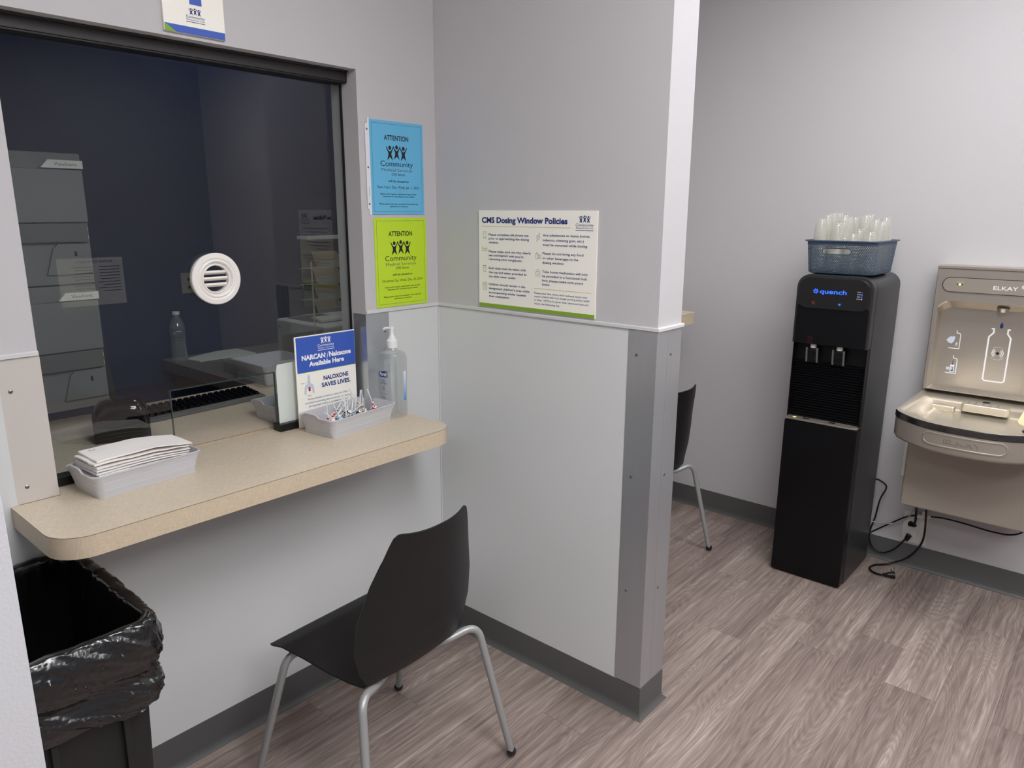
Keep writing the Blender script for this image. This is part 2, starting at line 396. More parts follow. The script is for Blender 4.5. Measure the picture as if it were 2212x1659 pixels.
# ------------------------------------------------------------------ printing on flat things
_tx = {}
def text2d(s, bold=0):
    key = (s, bold)
    if key in _tx: return _tx[key]
    cu = D.curves.new('t', 'FONT'); cu.body = s; cu.size = 1; cu.offset = bold; cu.resolution_u = 3
    ob = D.objects.new('t', cu); me = D.meshes.new_from_object(ob)
    vs = [(v.co.x, v.co.y) for v in me.vertices]; fs = [tuple(p.vertices) for p in me.polygons]
    D.objects.remove(ob); D.curves.remove(cu); D.meshes.remove(me)
    x0 = min(v[0] for v in vs); x1 = max(v[0] for v in vs)
    _tx[key] = ([(x-x0, y) for x, y in vs], fs, x1-x0); return _tx[key]
class Ink:
    """flat printing: O top-left corner, U to the right, V down, N towards the reader"""
    def __init__(s, O, U, V, N, lift=.0006, warp=None):
        s.O, s.U, s.V, s.N = Vector(O), Vector(U).normalized(), Vector(V).normalized(), Vector(N).normalized(); s.mb = MB(); s.lift = lift; s.warp = warp; s.flip = s.U.cross(s.V).dot(s.N) > 0
    def put(s, pts, faces, m, lay=0):
        q = [s.O+s.U*u+s.V*v+s.N*(s.lift+lay*.00025) for u, v in pts]
        if s.warp: q = [s.warp(p) for p in q]
        out = []
        for f in faces:
            ar = sum(pts[f[i]][0]*pts[f[(i+1) % len(f)]][1]-pts[f[(i+1) % len(f)]][0]*pts[f[i]][1] for i in range(len(f)))
            out.append(tuple(f) if (ar > 0) == s.flip else tuple(f)[::-1])
        s.mb.add(q, out, m)
    def poly(s, pts, m, lay=0): s.put(pts, [tuple(range(len(pts)))], m, lay)
    def rect(s, u0, v0, u1, v1, m, lay=0, seg=1):
        for k in range(seg):
            a, b = u0+(u1-u0)*k/seg, u0+(u1-u0)*(k+1)/seg
            s.poly([(a, v0), (b, v0), (b, v1), (a, v1)], m, lay)
    def disc(s, u, v, r, m, lay=0, n=18, sy=1): s.poly([(u+r*math.cos(2*PI*k/n), v+r*sy*math.sin(2*PI*k/n)) for k in range(n)], m, lay)
    def stroke(s, pts, wd, m, lay=0, closed=False):
        P = [Vector(p) for p in pts]; n = len(P); A, B_ = [], []
        for i in range(n):
            ds = []
            if i > 0 or closed: ds.append((P[i]-P[i-1]).normalized())
            if i < n-1 or closed: ds.append((P[(i+1) % n]-P[i]).normalized())
            ns = [Vector((-d.y, d.x)) for d in ds]
            o = ns[0] if len(ns) == 1 else (ns[0]+ns[1])/max(.35, 1+ns[0].dot(ns[1]))
            A.append(tuple(P[i]+o*wd/2)); B_.append(tuple(P[i]-o*wd/2))
        k = n if closed else n-1
        s.put(A+B_, [(i, (i+1) % n, n+(i+1) % n, n+i) for i in range(k)], m, lay)
    def arc(s, u, v, r, a0, a1, wd, m, lay=0, n=14, sy=1):
        s.stroke([(u+r*math.cos(a0+(a1-a0)*k/n), v+r*sy*math.sin(a0+(a1-a0)*k/n)) for k in range(n+1)], wd, m, lay)
    def text(s, st, u, v, w, m, h=None, align='l', bold=0, lay=0, ang=0):
        vs, fs, W = text2d(st, bold); k = w/W; ky = (h/.70) if h else k
        if align == 'c': u -= w/2
        if align == 'r': u -= w
        ca, sa = math.cos(ang), math.sin(ang)
        s.put([(u+x*k*ca+y*ky*sa, v+x*k*sa-y*ky*ca) for x, y in vs], fs, m, lay)
    def logo(s, u, v, w, m, txt=None, lay=0, tagline=True, sub=None):
        """three star-shaped people over 'Community / Medical Services'; u centre, v top, w width of the word"""
        f = w*.62
        for k, dv in ((-1, .02), (0, 0), (1, .02)):
            c = u+k*f*.335; y = v+dv*w; q = f*.17; qx = f*.135
            s.disc(c, y+q*.42, q*.40, m, lay+.4*abs(k), sy=1.1)
            b = [(0, 1.25), (.55, .95), (1.25, .1), (1.35, .35), (.62, 1.45), (.52, 1.9), (1.05, 3.15), (0, 2.4), (-1.05, 3.15), (-.52, 1.9), (-.62, 1.45), (-1.35, .35), (-1.25, .1), (-.55, .95)]
            top = v+dv*w
            n = len(b); cc = (c, top+q*1.7)
            pp = [(c+x*qx, top+yy*q) for x, yy in b]
            s.put([cc]+pp, [(0, i+1, (i+1) % n+1) for i in range(n)], m, lay+.4*abs(k))
        s.text('Community', u-w/2, v+w*.485, w, txt or m, h=w*.125, lay=lay)
        s.text('Medical Services', u-w*.48, v+w*.60, w*.96, sub or txt or m, h=w*.070, lay=lay)
        if tagline: s.rect(u-w/2, v+w*.66, u+w/2, v+w*.685, txt or m, lay)
    def part(s, name, root, label=None): return wpart(s.mb, name, root, label, smooth=0, recalc=False)

# ================================================================== ROOM
def box_struct(name, boxes, m, bev=0):
    mb = MB()
    for lo, hi in boxes: mb.box(lo, hi, m, bev)
    return struct(mb, name)
box_struct('floor', [((-5.2, YB-.1, -.05), (XR+.1, 2.0, 0))], 'floor')
box_struct('ceiling', [((-5.2, YB-.1, CEIL), (XR+.1, 2.0, CEIL+.05))], 'ceil')
ZU = ZC-.0486
box_struct('wall_front', [((-5.2, 0, 0), (XWL, WT, CEIL)), ((XWR, 0, 0), (XR, WT, CEIL)), ((XWL, 0, ZWT), (XWR, WT, CEIL)), ((XWL, 0, 0), (XWR, WT, ZU))], 'paint')
box_struct('wall_right', [((XR, YB, 0), (XR+.1, 0, CEIL))], 'paint')
box_struct('wall_back', [((-5.2, YB-.1, 0), (XR+.1, YB, CEIL))], 'paint_dim')
box_struct('wall_left', [((-5.2, YB, 0), (-5.1, 0, CEIL))], 'paint')
box_struct('wall_partition', [((0, -PL, 0), (PT, 0, CEIL))], 'paint', 0)
box_struct('wall_partition_left', [((XLP-.129, -.857, 0), (XLP, 0, CEIL))], 'paint_white')
box_struct('wall_nurse_back', [((-2.6, YN, 0), (1.75, YN+.1, CEIL))], 'navy')
box_struct('wall_nurse_right', [((1.4, WT, 0), (1.5, YN, CEIL))], 'navy')
box_struct('wall_nurse_left', [((-2.6, WT, 0), (-2.5, YN, CEIL))], 'paint')

# washable panels below the cap rail
box_struct('trim_1', [((XWR+.09, -.002, ZU-.002), (0, 0, ZR-.008)), ((XLP, -.002, .09), (0, 0, ZU-.002)), ((XLP, -.002, ZU-.002), (-1.300, 0, ZR-.008))], 'frp')
box_struct('trim_2', [((-.002, -.772, .09), (0, -.002, ZR-.008))], 'frp')
box_struct('trim_3', [((-.0065, -.0065, .1), (-.001, -.001, ZR-.008))], 'trimw', .001)
def sweep_trim(name, path, prof, m, close_ends=True):
    """profile (offset, z) swept along a plan path, offset to the right-hand side of travel"""
    P = [Vector(p) for p in path]; nrm = []
    for i in range(len(P)):
        ns = []
        if i > 0: d = (P[i]-P[i-1]).normalized(); ns.append(Vector((d.y, -d.x)))
        if i < len(P)-1: d = (P[i+1]-P[i]).normalized(); ns.append(Vector((d.y, -d.x)))
        a = ns[0] if len(ns) == 1 else (ns[0]+ns[1])/(1+ns[0].dot(ns[1]))
        nrm.append(a)
    mb = MB(); rings = [[(p.x+n.x*o, p.y+n.y*o, z) for o, z in prof] for p, n in zip(P, nrm)]
    mb.loft(rings, m); return struct(mb, name, 30)
rail = [(0, ZR), (.0055, ZR), (.007, ZR-.002), (.007, ZR-.0095), (.004, ZR-.011), (0, ZR-.011)]
sweep_trim('trim_4', [(XWR, 0), (0, 0), (0, -PL), (PT, -PL), (PT, 0)], rail, 'trimw')
sweep_trim('trim_5', [(XLP, 0), (XWL, 0)], rail, 'trimw')
cove = [(0, .102), (.0025, .102), (.0035, .1), (.0035, .024), (.006, .012), (.012, .004), (.016, .0015), (.016, 0), (0, 0)]
sweep_trim('baseboard_front', [(XLP, 0), (-.0, 0)], cove, 'rubber')
sweep_trim('baseboard_partition', [(0, 0), (0, -PL), (PT, -PL), (PT, 0)], cove, 'rubber')
sweep_trim('baseboard_booth', [(PT, 0), (XR, 0)], cove, 'rubber')
sweep_trim('baseboard_right', [(XR, 0), (XR, YB)], cove, 'rubber')
# metal lips under the vinyl toe (thin floor bead seen along the walls)

# ------------------------------------------------------------------ window 1: header, gaskets, glass
wn = D.objects.new('window_1', None); COL.objects.link(wn); wn.location = (-.76, .08, ZC); wn['kind'] = 'structure'
hb = MB(); hb.box((XWL+.001, .042, 1.884), (XWR-.001, .1, ZWT-.001), 'bronze', .001)
hb.box((XWL+.001, .045, 1.880), (XWR-.001, .095, 1.8839), 'caulk'); wpart(hb, 'header_channel', wn)
ck = MB(); pts = []
nseg = 90
for k in range(nseg+1):
    x = XWL+.002+(XWR-XWL-.004)*k/nseg
    pts.append((x, .034+.006*noise.noise((x*13, 3, 0))+.004*noise.noise((x*45, 1, 0))))
ring_t = [(x, y, ZWT-.0006) for x, y in pts]; ring_b = [(x, y+.004, ZWT-.006) for x, y in pts]; bk = [(x, .0425, ZWT-.006) for x, y in pts]
ck.loft([ring_t, ring_b, bk], 'caulk', False, False, closed=False)
wpart(ck, 'sealant_bead', wn, recalc=False)
gk = MB(); gk.box((XWR-.0055, .071, ZC+.001), (XWR-.0005, .0762, 1.879), 'caulk'); wpart(gk, 'side_gasket', wn)
YG = .0765
gp = MB()
OXL, OXR, OZ = -.905, -.596, 1.047       # transaction opening
GL, GR, GB, GT = XWL+.003, XWR-.004, ZC+.012, 1.886
def gbox(x0, x1, z0, z1): gp.box((x0, YG, z0), (x1, YG+.006, z1), 'glass')
# one pane as a prism with a notch cut from its lower edge
gp.prism([(GL, GB), (OXL, GB), (OXL, OZ), (OXR, OZ), (OXR, GB), (GR, GB), (GR, GT), (GL, GT)], YG, YG+.006, 'glass', axis=1)
gl_ob = wpart(gp, 'glass_pane', wn, smooth=0)
ge = MB()
for lo, hi in (((OXL-.001, YG, GB), (OXL+.0012, YG+.006, OZ)), ((OXR-.0012, YG, GB), (OXR+.001, YG+.006, OZ)), ((OXL, YG, OZ-.001), (OXR, YG+.006, OZ+.0012))):
    ge.box(lo, hi, 'edgeglass')
wpart(ge, 'cut_edge', wn)
cb = MB(); cb.box((OXR-.006, .054, ZC+.0005), (XWR-.001, .094, ZC+.022), 'blackplastic', .001); cb.box((XWL+.001, .054, ZC+.0005), (OXL+.004, .094, ZC+.022), 'blackplastic', .001)
wpart(cb, 'sill_channel', wn)

# speak-through vent
sv = thing('speak_through_vent', (-.757, .0765, 1.334), 'round white louvred speak-through vent set in the dark window glass', 'vent')
mb = MB(); prof = [(.060, .0), (.0665, .001), (.0665, .012), (.0685, .013), (.0690, .016), (.0670, .0185), (.0560, .0195), (.0520, .0170), (.0500, .0185), (.0475, .0200), (.0450, .0185), (.0430, .0130), (.0405, .0110), (.0390, .0150), (.0372, .0160), (.0355, .0145), (.0350, .0060), (.0350, 0)]
mb.lathe(prof, (0, 0, 0), 'ventwhite', axis=(0, -1, 0), n=56, cap=False); part(mb, 'flange', sv)
for k in range(3):
    zc = .0165-.0165*k; hw = math.sqrt(max(.0352**2-zc**2, 0))
    b = MB(); xf = Matrix.Translation((0, -.007, zc)) @ Matrix.Rotation(math.radians(-38), 4, 'X')
    b.box((-hw, -.0060, -.0036), (hw, .0060, .0036), 'ventwhite', .0028, 3, xf=xf); part(b, 'louvre', sv)

# ------------------------------------------------------------------ corner guards
def screw(root, p, n, r=.0045):
    mb = MB(); mb.lathe([(r, 0), (r, .0006), (r*.75, .0016), (0.0003, .002)], p, 'screw', axis=n, n=16)
    n = Vector(n); u = n.orthogonal().normalized()
    for a in (0, PI/2):
        d = (u*math.cos(a+.4)+n.cross(u)*math.sin(a+.4)); c = Vector(p)+n*.0019
        q = n.cross(d)*.0005
        mb.add([c-d*r*.55-q, c+d*r*.55-q, c+d*r*.55+q, c-d*r*.55+q], [(0, 1, 2, 3)], 'caulk')
    wpart(mb, 'screw', root, 'small countersunk cross-head screw' if False else None)
def guard(loc, label, poly, z0, z1, m, screws, name='corner_guard'):
    g = thing(name, loc, label, 'corner guard'); mb = MB()
    mb.prism(poly, z0, z1, m, bev=0); wpart(mb, 'cover', g)
    for p, n in screws: screw(g, p, n)
    return g
t = .0016
guard((0, -PL, .105), 'tall brushed aluminium corner guard on the front corner of the partition', [(-.0021-t, -.768), (-.0021, -.768), (-.0021, -PL-.0001), (.055, -PL-.0001), (.055, -PL-.0001-t), (-.0021-t, -PL-.0001-t)], .105, ZR-.0115, 'alu',
      [((-.0021-t, -.796, z), (-1, 0, 0)) for z in (1.129, .771, .411)])
guard((PT, -PL, .105), 'narrower aluminium corner guard on the far corner of the partition end', [(.0555, -PL-.0002-t), (.0555, -PL-.0002), (PT+.0003, -PL-.0002), (PT+.0003, -.78), (PT+.0003+t, -.78), (PT+.0003+t, -PL-.0002-t)], .105, ZR-.0115, 'alu',
      [((.074, -PL-.0002-t, z), (0, -1, 0)) for z in (1.128, .772, .412)])
guard((XWR, 0, ZC+.001), 'shiny metal corner guard right of the service window, behind the sanitizer pump', [(XWR+.093, -.0003), (XWR+.093, -.0003-t), (XWR-.0003-t, -.0003-t), (XWR-.0003-t, .06), (XWR-.0003, .06), (XWR-.0003, -.0003)], ZC+.001, ZR-.0115, 'alu',
      [((-.238, -.0003-t, 1.137), (0, -1, 0))])
guard((XWL, 0, ZC+.001), 'pale painted corner guard left of the service window, beside the paper bags', [(-1.303, -.0003), (-1.303, -.0003-t), (XWL+.0003+t, -.0003-t), (XWL+.0003+t, .06), (XWL+.0003, .06), (XWL+.0003, -.0003)], ZC+.001, ZR-.0115, 'guardw',
      [((-1.28, -.0003-t, 1.127), (0, -1, 0)), ((-1.277, -.0003-t, .906), (0, -1, 0))])

# ------------------------------------------------------------------ ceiling lamps
for i, (x, y, s) in enumerate(LAMPS+[(0, .8, NURSE_LAMP)]):
    where = ('above the water cooler side of the room', 'above the partition and near chair', 'above the far left of the room', 'at the back of the room on the right', 'at the back of the room on the left', 'in the room behind the service window')[i]
    l = thing('ceiling_light', (x, y, CEIL), 'flat rectangular ceiling light panel '+where, 'light')
    mb = MB()
    for lo, hi in (((-.31, -.61, -.012), (-.295, .61, -.0005)), ((.295, -.61, -.012), (.31, .61, -.0005)), ((-.295, -.61, -.012), (.295, -.595, -.0005)), ((-.295, .595, -.012), (.295, .61, -.0005))): mb.box(lo, hi, 'whiteplastic')
    if i == 5: mb = MB(); mb.box((-.16, -.31, -.012), (-.145, .31, -.0005), 'whiteplastic'); mb.box((.145, -.31, -.012), (.16, .31, -.0005), 'whiteplastic')
    part(mb, 'frame', l)
    em = mat('lamp_glow_%d' % i, (252, 252, 255), .5, emit=s)
    mb = MB(); w_, d_ = ((.145, .3) if i == 5 else (.295, .595)); mb.box((-w_, -d_, -.008), (w_, d_, -.004), em); part(mb, 'diffuser', l)

# ------------------------------------------------------------------ transaction counter
def counter(name, outline, z1, th, root, m_top='lamtop', m_side='lamside'):
    mb = MB(); mb.loft([[(x, y, z) for x, y in outline] for z in (z1-th, z1-.0016, z1-.0002)], m_side, True, False, mats=[m_side, 'lamseam', 'lamseam'])
    top = [(x, y, z1) for x, y in outline]
    mb.loft([[(x, y, z1-.0002) for x, y in outline], top], m_top, False, True, mats=[m_top])
    return wpart(mb, name, root, recalc=True)
def rounded(poly, radii, n=8):
    out = []
    for i, p in enumerate(poly):
        r = radii.get(i, 0)
        if not r: out.append(p); continue
        a, b, c = Vector(poly[i-1]), Vector(p), Vector(poly[(i+1) % len(poly)])
        d1, d2 = (a-b).normalized(), (c-b).normalized(); ctr = b+(d1+d2)*r
        s0 = b+d1*r-ctr; e0 = b+d2*r-ctr; a0 = math.atan2(s0.y, s0.x); a1 = math.atan2(e0.y, e0.x)
        while a1-a0 > PI: a1 -= 2*PI
        while a1-a0 < -PI: a1 += 2*PI
        for k in range(n+1):
            aa = a0+(a1-a0)*k/n; out.append((ctr.x+r*math.cos(aa), ctr.y+r*math.sin(aa)))
    return out
TH = .0476
tc_ = thing('service_counter', (-.76, -.1, ZC-TH), 'beige linen-patterned laminate counter with rounded front corners under the service window', 'counter')
counter('worktop', rounded([(-1.314, -.0025), (-1.314, -.288), (-.206, -.288), (-.206, -.0025), (XWR-.003, -.0025), (XWR-.003, .0995), (XWL+.003, .0995), (XWL+.003, -.0025)], {1: .075, 2: .07}), ZC, TH, tc_)
tb = thing('service_counter', (.8, -.13, 1.012), 'beige laminate counter tip showing past the end of the partition in the far booth', 'counter')
counter('worktop', rounded([(.35, -.0025), (.35, -.275), (1.40, -.275), (1.40, -.0025)], {1: .05, 2: .05}), 1.062, TH, tb)
# nurse-side L-shaped desk
ds = thing('nurse_desk', (-.6, .4, ZC-TH), 'beige L-shaped staff desk behind the window glass', 'desk')
counter('worktop', [(-2.2, WT+.003), (1.2, WT+.003), (1.2, .70), (-2.2, .70)], ZC-.0005, TH, ds)
M['darklam'] = laminate('dark_laminate', (112, 104, 100), (60, 900, 60), (900, 60, 60))
ret = counter('side_return', [(-.345, .7005), (1.2, .7005), (1.2, YN-.002), (-.345, YN-.002)], ZC-.0005, TH, ds, 'darklam', 'darklam'); ret['label'] = 'dark laminate side return' 
mb = MB(); mb.box((-.30, .76, .0005), (-.27, YN-.004, ZC-TH-.001), 'monitord'); wpart(mb, 'end_panel', ds)
mb = MB(); mb.box((-2.1, .62, .0005), (-2.07, .69, ZC-TH-.001), 'monitord'); wpart(mb, 'end_panel', ds)

# ------------------------------------------------------------------ grey trays
def rrsub(w, d, r, n=8, m=12):
    q = rrect(w, d, r, n); out = []
    for i, p in enumerate(q):
        out.append(p); nx_ = q[(i+1) % len(q)]
        if (i+1) % (n+1) == 0:
            for k in range(1, m): out.append((p[0]+(nx_[0]-p[0])*k/m, p[1]+(nx_[1]-p[1])*k/m))
    return out
def tray_rings(w, d, h, tabs):
    R = []
    def ring(k, z, rad, tab=0):
        q = rrsub(w*k[0], d*k[1], rad)
        out = []
        for x, y in q:
            zz = z
            if tab and x < -w*.44:
                s_ = max(0, 1-abs(y-d*.12)/(d*.26)); s_ = min(1, s_*2.2); zz += tab*(s_*s_*(3-2*s_))
            out.append((x, y, zz))
        return out
    bx, by = .905, .875
    def kk(f): return (bx+(1-bx)*f, by+(1-by)*f)
    R.append(ring(kk(-.03), 0, .010)); R.append(ring(kk(0), .003, .014))
    for f in (.30, .62):
        a, b = kk(f); R.append(ring((a, b), h*f, .018)); R.append(ring((a+.0045, b+.008), h*f+.0008, .019)); R.append(ring((a+.001, b+.002), h*f+.0020, .018))
    a, b = kk(.95); R.append(ring((a+.01, b+.012), h*.93, .018, tabs*.9)); R.append(ring((1.018, 1.03), h*.96, .020, tabs)); R.append(ring((1.015, 1.026), h, .020, tabs)); R.append(ring((.985, .975), h, .019, tabs))
    R.append(ring((bx+.004, by+.0), .006, .013)); R.append(ring((bx-.03, by-.04), .0035, .010))
    return R
def tray(loc, rz, w, d, h, label, tabs=.009, group=None):
    o = thing('grey_tray', loc, label, 'tray', group, rz); mb = MB(); mb.loft(tray_rings(w, d, h, tabs), 'tray'); part(mb, 'shell', o); return o
T1 = ((-1.052, -.032, ZC+.0005), math.radians(4))
T2 = ((-.424, -.042, ZC+.0005), math.radians(7))
tray(*T1, .262, .148, .057, 'light grey plastic tray heaped with folded white paper bags on the counter')
tray(*T2, .268, .150, .057, 'light grey plastic tray of lollipops in front of the upright notice')
tray((-.443, .205, ZC+.0003), 0, .262, .135, .057, 'light grey plastic tray holding a small white cup behind the opening in the glass')
tray((-.21, .73, ZC+.0003), math.radians(90), .255, .225, .078, 'empty light grey tray on the staff desk behind the glass', tabs=.012)

# white paper bags
for k in range(13):
    mb = MB(); nx, ny = 22, 8; w_, d_ = .224, .108
    top, bot = [], []
    base = .0055+k*.0062+(.003 if k > 10 else 0)
    th = .0042; ph = random.random()*9; dx = random.uniform(-.004, .004); a = random.uniform(-.02, .02)
    if k == 12: a = -.05; dx = .006
    for j in range(ny+1):
        for i in range(nx+1):
            x = -w_/2+w_*i/nx; y = -d_/2+d_*j/ny
            z = base+.0016*noise.noise((x*22+ph, y*20, ph))+.0006*noise.noise((x*80, y*60, ph))
            if i/nx > .62: z -= (i/nx-.62)*.022*(k/12)
            if k == 12: z += .003*max(0, math.sin(i/nx*3.1))
            xr, yr = x*math.cos(a)-y*math.sin(a)+dx, x*math.sin(a)+y*math.cos(a)
            if i == 0: xr += .002*noise.noise((j*2.1, ph, 0))
            top.append((xr, yr, z+th*(1-.5*(i/nx)))); bot.append((xr, yr, z))
    mb.v = top+bot; N0 = len(top); mb.mi('paper')
    def q(a_, b_, c_, d__): mb.f.append((a_, b_, c_, d__)); mb.m.append(0)
    W1 = nx+1
    for j in range(ny):
        for i in range(nx):
            p = j*W1+i; q(p, p+1, p+1+W1, p+W1); q(N0+p, N0+p+W1, N0+p+1+W1, N0+p+1)
    for i in range(nx):
        q(i, N0+i, N0+i+1, i+1); p = ny*W1+i; q(p, p+1, N0+p+1, N0+p)
    for j in range(ny):
        p = j*W1; q(p, p+W1, N0+p+W1, N0+p); p += nx; q(p, N0+p, N0+p+W1, p+W1)
    o = thing('paper_bag', T1[0], 'folded white paper bag on top of the pile in the left tray' if k == 12 else 'folded white paper bag in the pile under the top one in the left tray', 'paper bag', 'folded paper bags in the left tray', T1[1])
    part(mb, 'sheet', o)
    if k == 12:
        ik = Ink((-.118, .054, base+.0062), (1, 0, 0), (0, -1, 0), (0, 0, 1)); ik.lift = .0030
        for u, v, st, w2 in ((.026, .032, 'Rx', .014), (.165, .016, '1114', .016)):
            ik = Ink((-.118, .054, base+.0062), (1, 0, 0), (0, -1, 0), (0, 0, 1), lift=.0030)
            ik.text(st, u, v, w2, 'inkgrey'); pr = ik.mb.build('handwriting', None, 0, None, False); pr.parent = o

# ------------------------------------------------------------------ lollipops
kinds = [('inkred', 'red and white'), ('green', 'green and white'), ('inkblue', 'blue and white'), ('papblue', 'pale blue and white'), ('dark', 'dark brown and white')]
def wrapper(name, mkey):
    m = mat(name, (240, 236, 232), .3, coat=.5); t = m.node_tree; b = t.nodes['Principled BSDF']
    tc = nd(t, 'ShaderNodeTexCoord'); n = nd(t, 'ShaderNodeTexVoronoi'); n.inputs['Scale'].default_value = 260
    t.links.new(tc.outputs['Object'], n.inputs[0]); cr = nd(t, 'ShaderNodeValToRGB'); t.links.new(n.outputs['Color'], cr.inputs[0])
    cr.color_ramp.interpolation = 'CONSTANT'; c = M[mkey].node_tree.nodes['Principled BSDF'].inputs['Base Color'].default_value
    cr.color_ramp.elements[0].color = tuple(c); cr.color_ramp.elements[1].position = .5; cr.color_ramp.elements[1].color = s2l((240, 236, 232))+(1,)
    t.links.new(cr.outputs[0], b.inputs['Base Color']); return m
protos = []
def pop_proto(mk, nm):
    root = D.objects.new('lollipop', None); COL.objects.link(root)
    mb = MB(); wm = wrapper('wrap_'+mk, mk)
    rings = []
    for i, (r, h) in enumerate([(.0015, -.0105), (.006, -.0095), (.0098, -.005), (.0108, 0), (.0098, .005), (.006, .0092), (.0028, .0115), (.0022, .014), (.0042, .018), (.0062, .0205)]):
        rings.append([(r*(1+(.16 if i > 6 else .05)*math.sin(5*a+i))*math.cos(a), r*(1+(.16 if i > 6 else .05)*math.sin(5*a+i))*math.sin(a), h) for a in [2*PI*k/20 for k in range(20)]])
    mb.loft(rings, wm); part(mb, 'wrapped_candy', root)
    mb = MB(); mb.tube([(0, 0, .004), (0, 0, .03), (0, 0, .074)], .0019, 'softwhite', 8); part(mb, 'stick', root); return root
pl = []
rnd = random.Random(3)
for k in range(5): pl.append(pop_proto(*kinds[k]))
cnt = [0]*5; R2 = Matrix.Rotation(T2[1], 4, 'Z')
seq = [0, 0, 1, 0, 3, 1, 2, 0, 4, 0, 4, 3, 0, 4, 2, 0, 4, 3, 4, 1, 0, 2, 0, 3, 4, 0]
for i, kd in enumerate(seq):
    u = -.095+.0074*i+rnd.uniform(-.004, .004); v = rnd.uniform(-.032, .030)
    z = .023+(.016 if i % 3 == 1 else 0)
    tilt = rnd.uniform(.2, .95); az = rnd.uniform(0, 2*PI)
    if i in (3, 8, 12, 16): tilt = rnd.uniform(0, .12)
    if i < 3: tilt = 1.05; az = PI+rnd.uniform(-.6, .6)
    # keep stick tips clear of the tray sides
    if cnt[kd] == 0: o = pl[kd]
    else:
        o = pl[kd].copy(); COL.objects.link(o)
        for ch in pl[kd].children:
            c = ch.copy(); c.parent = o; COL.objects.link(c)
    cnt[kd] += 1
    if abs(v+math.sin(az)*.074*math.sin(tilt)) > .06: az = -az
    if abs(u+math.cos(az)*.074*math.sin(tilt)) > .115: az = PI-az
    o.location = Vector(T2[0])+R2 @ Vector((u, v, z)); o.rotation_euler = (0, tilt, az+T2[1])
    tag(o, 'lollipop in a %s wrapper lying in the grey tray before the notice' % kinds[kd][1], 'lollipop', 'lollipops in the grey tray')

# ------------------------------------------------------------------ upright naloxone notice
ns = thing('counter_notice', (-.433, .044, ZC), 'upright blue and white naloxone notice standing behind the lollipop tray', 'sign')
NX, NY, NZ, NW, NH = -.545, .0415, 1.149, .2175, .279
mb = MB(); mb.box((NX, NY, NZ-NH), (NX+NW, NY+.004, NZ), 'paper_cream', .0005); wpart(mb, 'board', ns)
ik = Ink((NX, NY, NZ), (1, 0, 0), (0, 0, -1), (0, -1, 0))
ik.rect(.004, .003, NW-.001, .110, 'signblue'); ik.rect(.004, .110, NW-.001, .1112, 'green')
ik.logo(NW*.5, .009, .060, 'inkwhite', lay=1)
ik.text('NARCAN', .021, .073, .083, 'inkwhite', h=.0145, bold=.04, lay=1); ik.text('*', .1045, .068, .004, 'inkwhite', lay=1)
ik.stroke([(.110, .077), (.117, .056)], .0016, 'inkwhite', 1)
ik.text('Naloxone', .119, .073, .081, 'inkwhite', h=.0145, bold=.04, lay=1)
ik.text('Available Here', .045, .094, .128, 'inkwhite', h=.0140, bold=.04, lay=1)
ik.text('NALOXONE', .094, .144, .093, 'inkblue', h=.0130, bold=.035); ik.text('SAVES LIVES.', .086, .165, .108, 'inkblue', h=.0130, bold=.035)
pts = [(.040, .118), (.043, .118), (.0455, .124), (.0465, .146), (.054, .149), (.058, .158), (.0595, .178), (.0530, .178), (.0505, .162), (.0415, .156), (.0325, .162), (.030, .178), (.0235, .178), (.025, .158), (.029, .149), (.0365, .146), (.0375, .124)]
ik.poly(pts, 'inkpale')
ik.rect(.0385, .157, .0455, .170, 'inkred', 1); ik.rect(.0412, .170, .0418, .181, 'inkpale', 1)
ik.text('Nozzle', .014, .144, .012, 'inkblack'); ik.rect(.027, .142, .040, .1425, 'inkgrey', 1); ik.text('Plunger', .034, .185, .014, 'inkblack')
for st, v, w2 in (('Having naloxone on hand can save a life. CMS is', .197, .150), ('committed to providing resources to our communities,', .2085, .172), ('serving people both in and outside our clinics.', .2195, .145)):
    ik.text(st, NW*.5, v, w2, 'inkblue', align='c')
ik.text('Ask a CMS team member', NW*.5, .239, .140, 'inkblue', align='c', bold=.01)
ik.part('printing', ns)

# sheet in the glass channel
sh = thing('white_sheet', (-.49, .068, ZC+.022), 'blank pale white sheet standing against the glass right of the opening', 'paper')
mb = MB(); mb.prism([(-.594, 1.050), (-.594, ZC+.0225), (-.382, ZC+.0225), (-.382, 1.076), (-.590, 1.070)], .0705, .0715, 'paper_back', axis=1); wpart(mb, 'sheet', sh, smooth=0)

# ------------------------------------------------------------------ sanitizer bottle
sb = thing('sanitizer_bottle', (-.249, -.048, ZC+.0005), 'clear pump bottle of hand sanitizer gel at the right end of the counter', 'bottle')
def ringz(w, d, r, z): return [(x, y, z) for x, y in rrect(w, d, r, 8)]
mb = MB()
mb.loft([ringz(.048, .072, .012, .0), ringz(.056, .080, .014, .003), ringz(.058, .083, .015, .012), ringz(.058, .083, .015, .10), ringz(.060, .086, .015, .16), ringz(.060, .086, .015, .196), ringz(.056, .080, .016, .205), ringz(.044, .062, .016, .211), ringz(.030, .032, .0145, .216), ringz(.026, .026, .0128, .222)], 'gel')
part(mb, 'body', sb, 'clear rounded rectangular bottle full of gel')
mb = MB(); mb.lathe([(.0165, .2225), (.0172, .224), (.0172, .234), (.0165, .2345), (.0172, .235), (.0172, .245), (.0150, .248), (.0125, .250), (.0125, .253)], (0, 0, 0), 'softwhite'); part(mb, 'collar', sb)
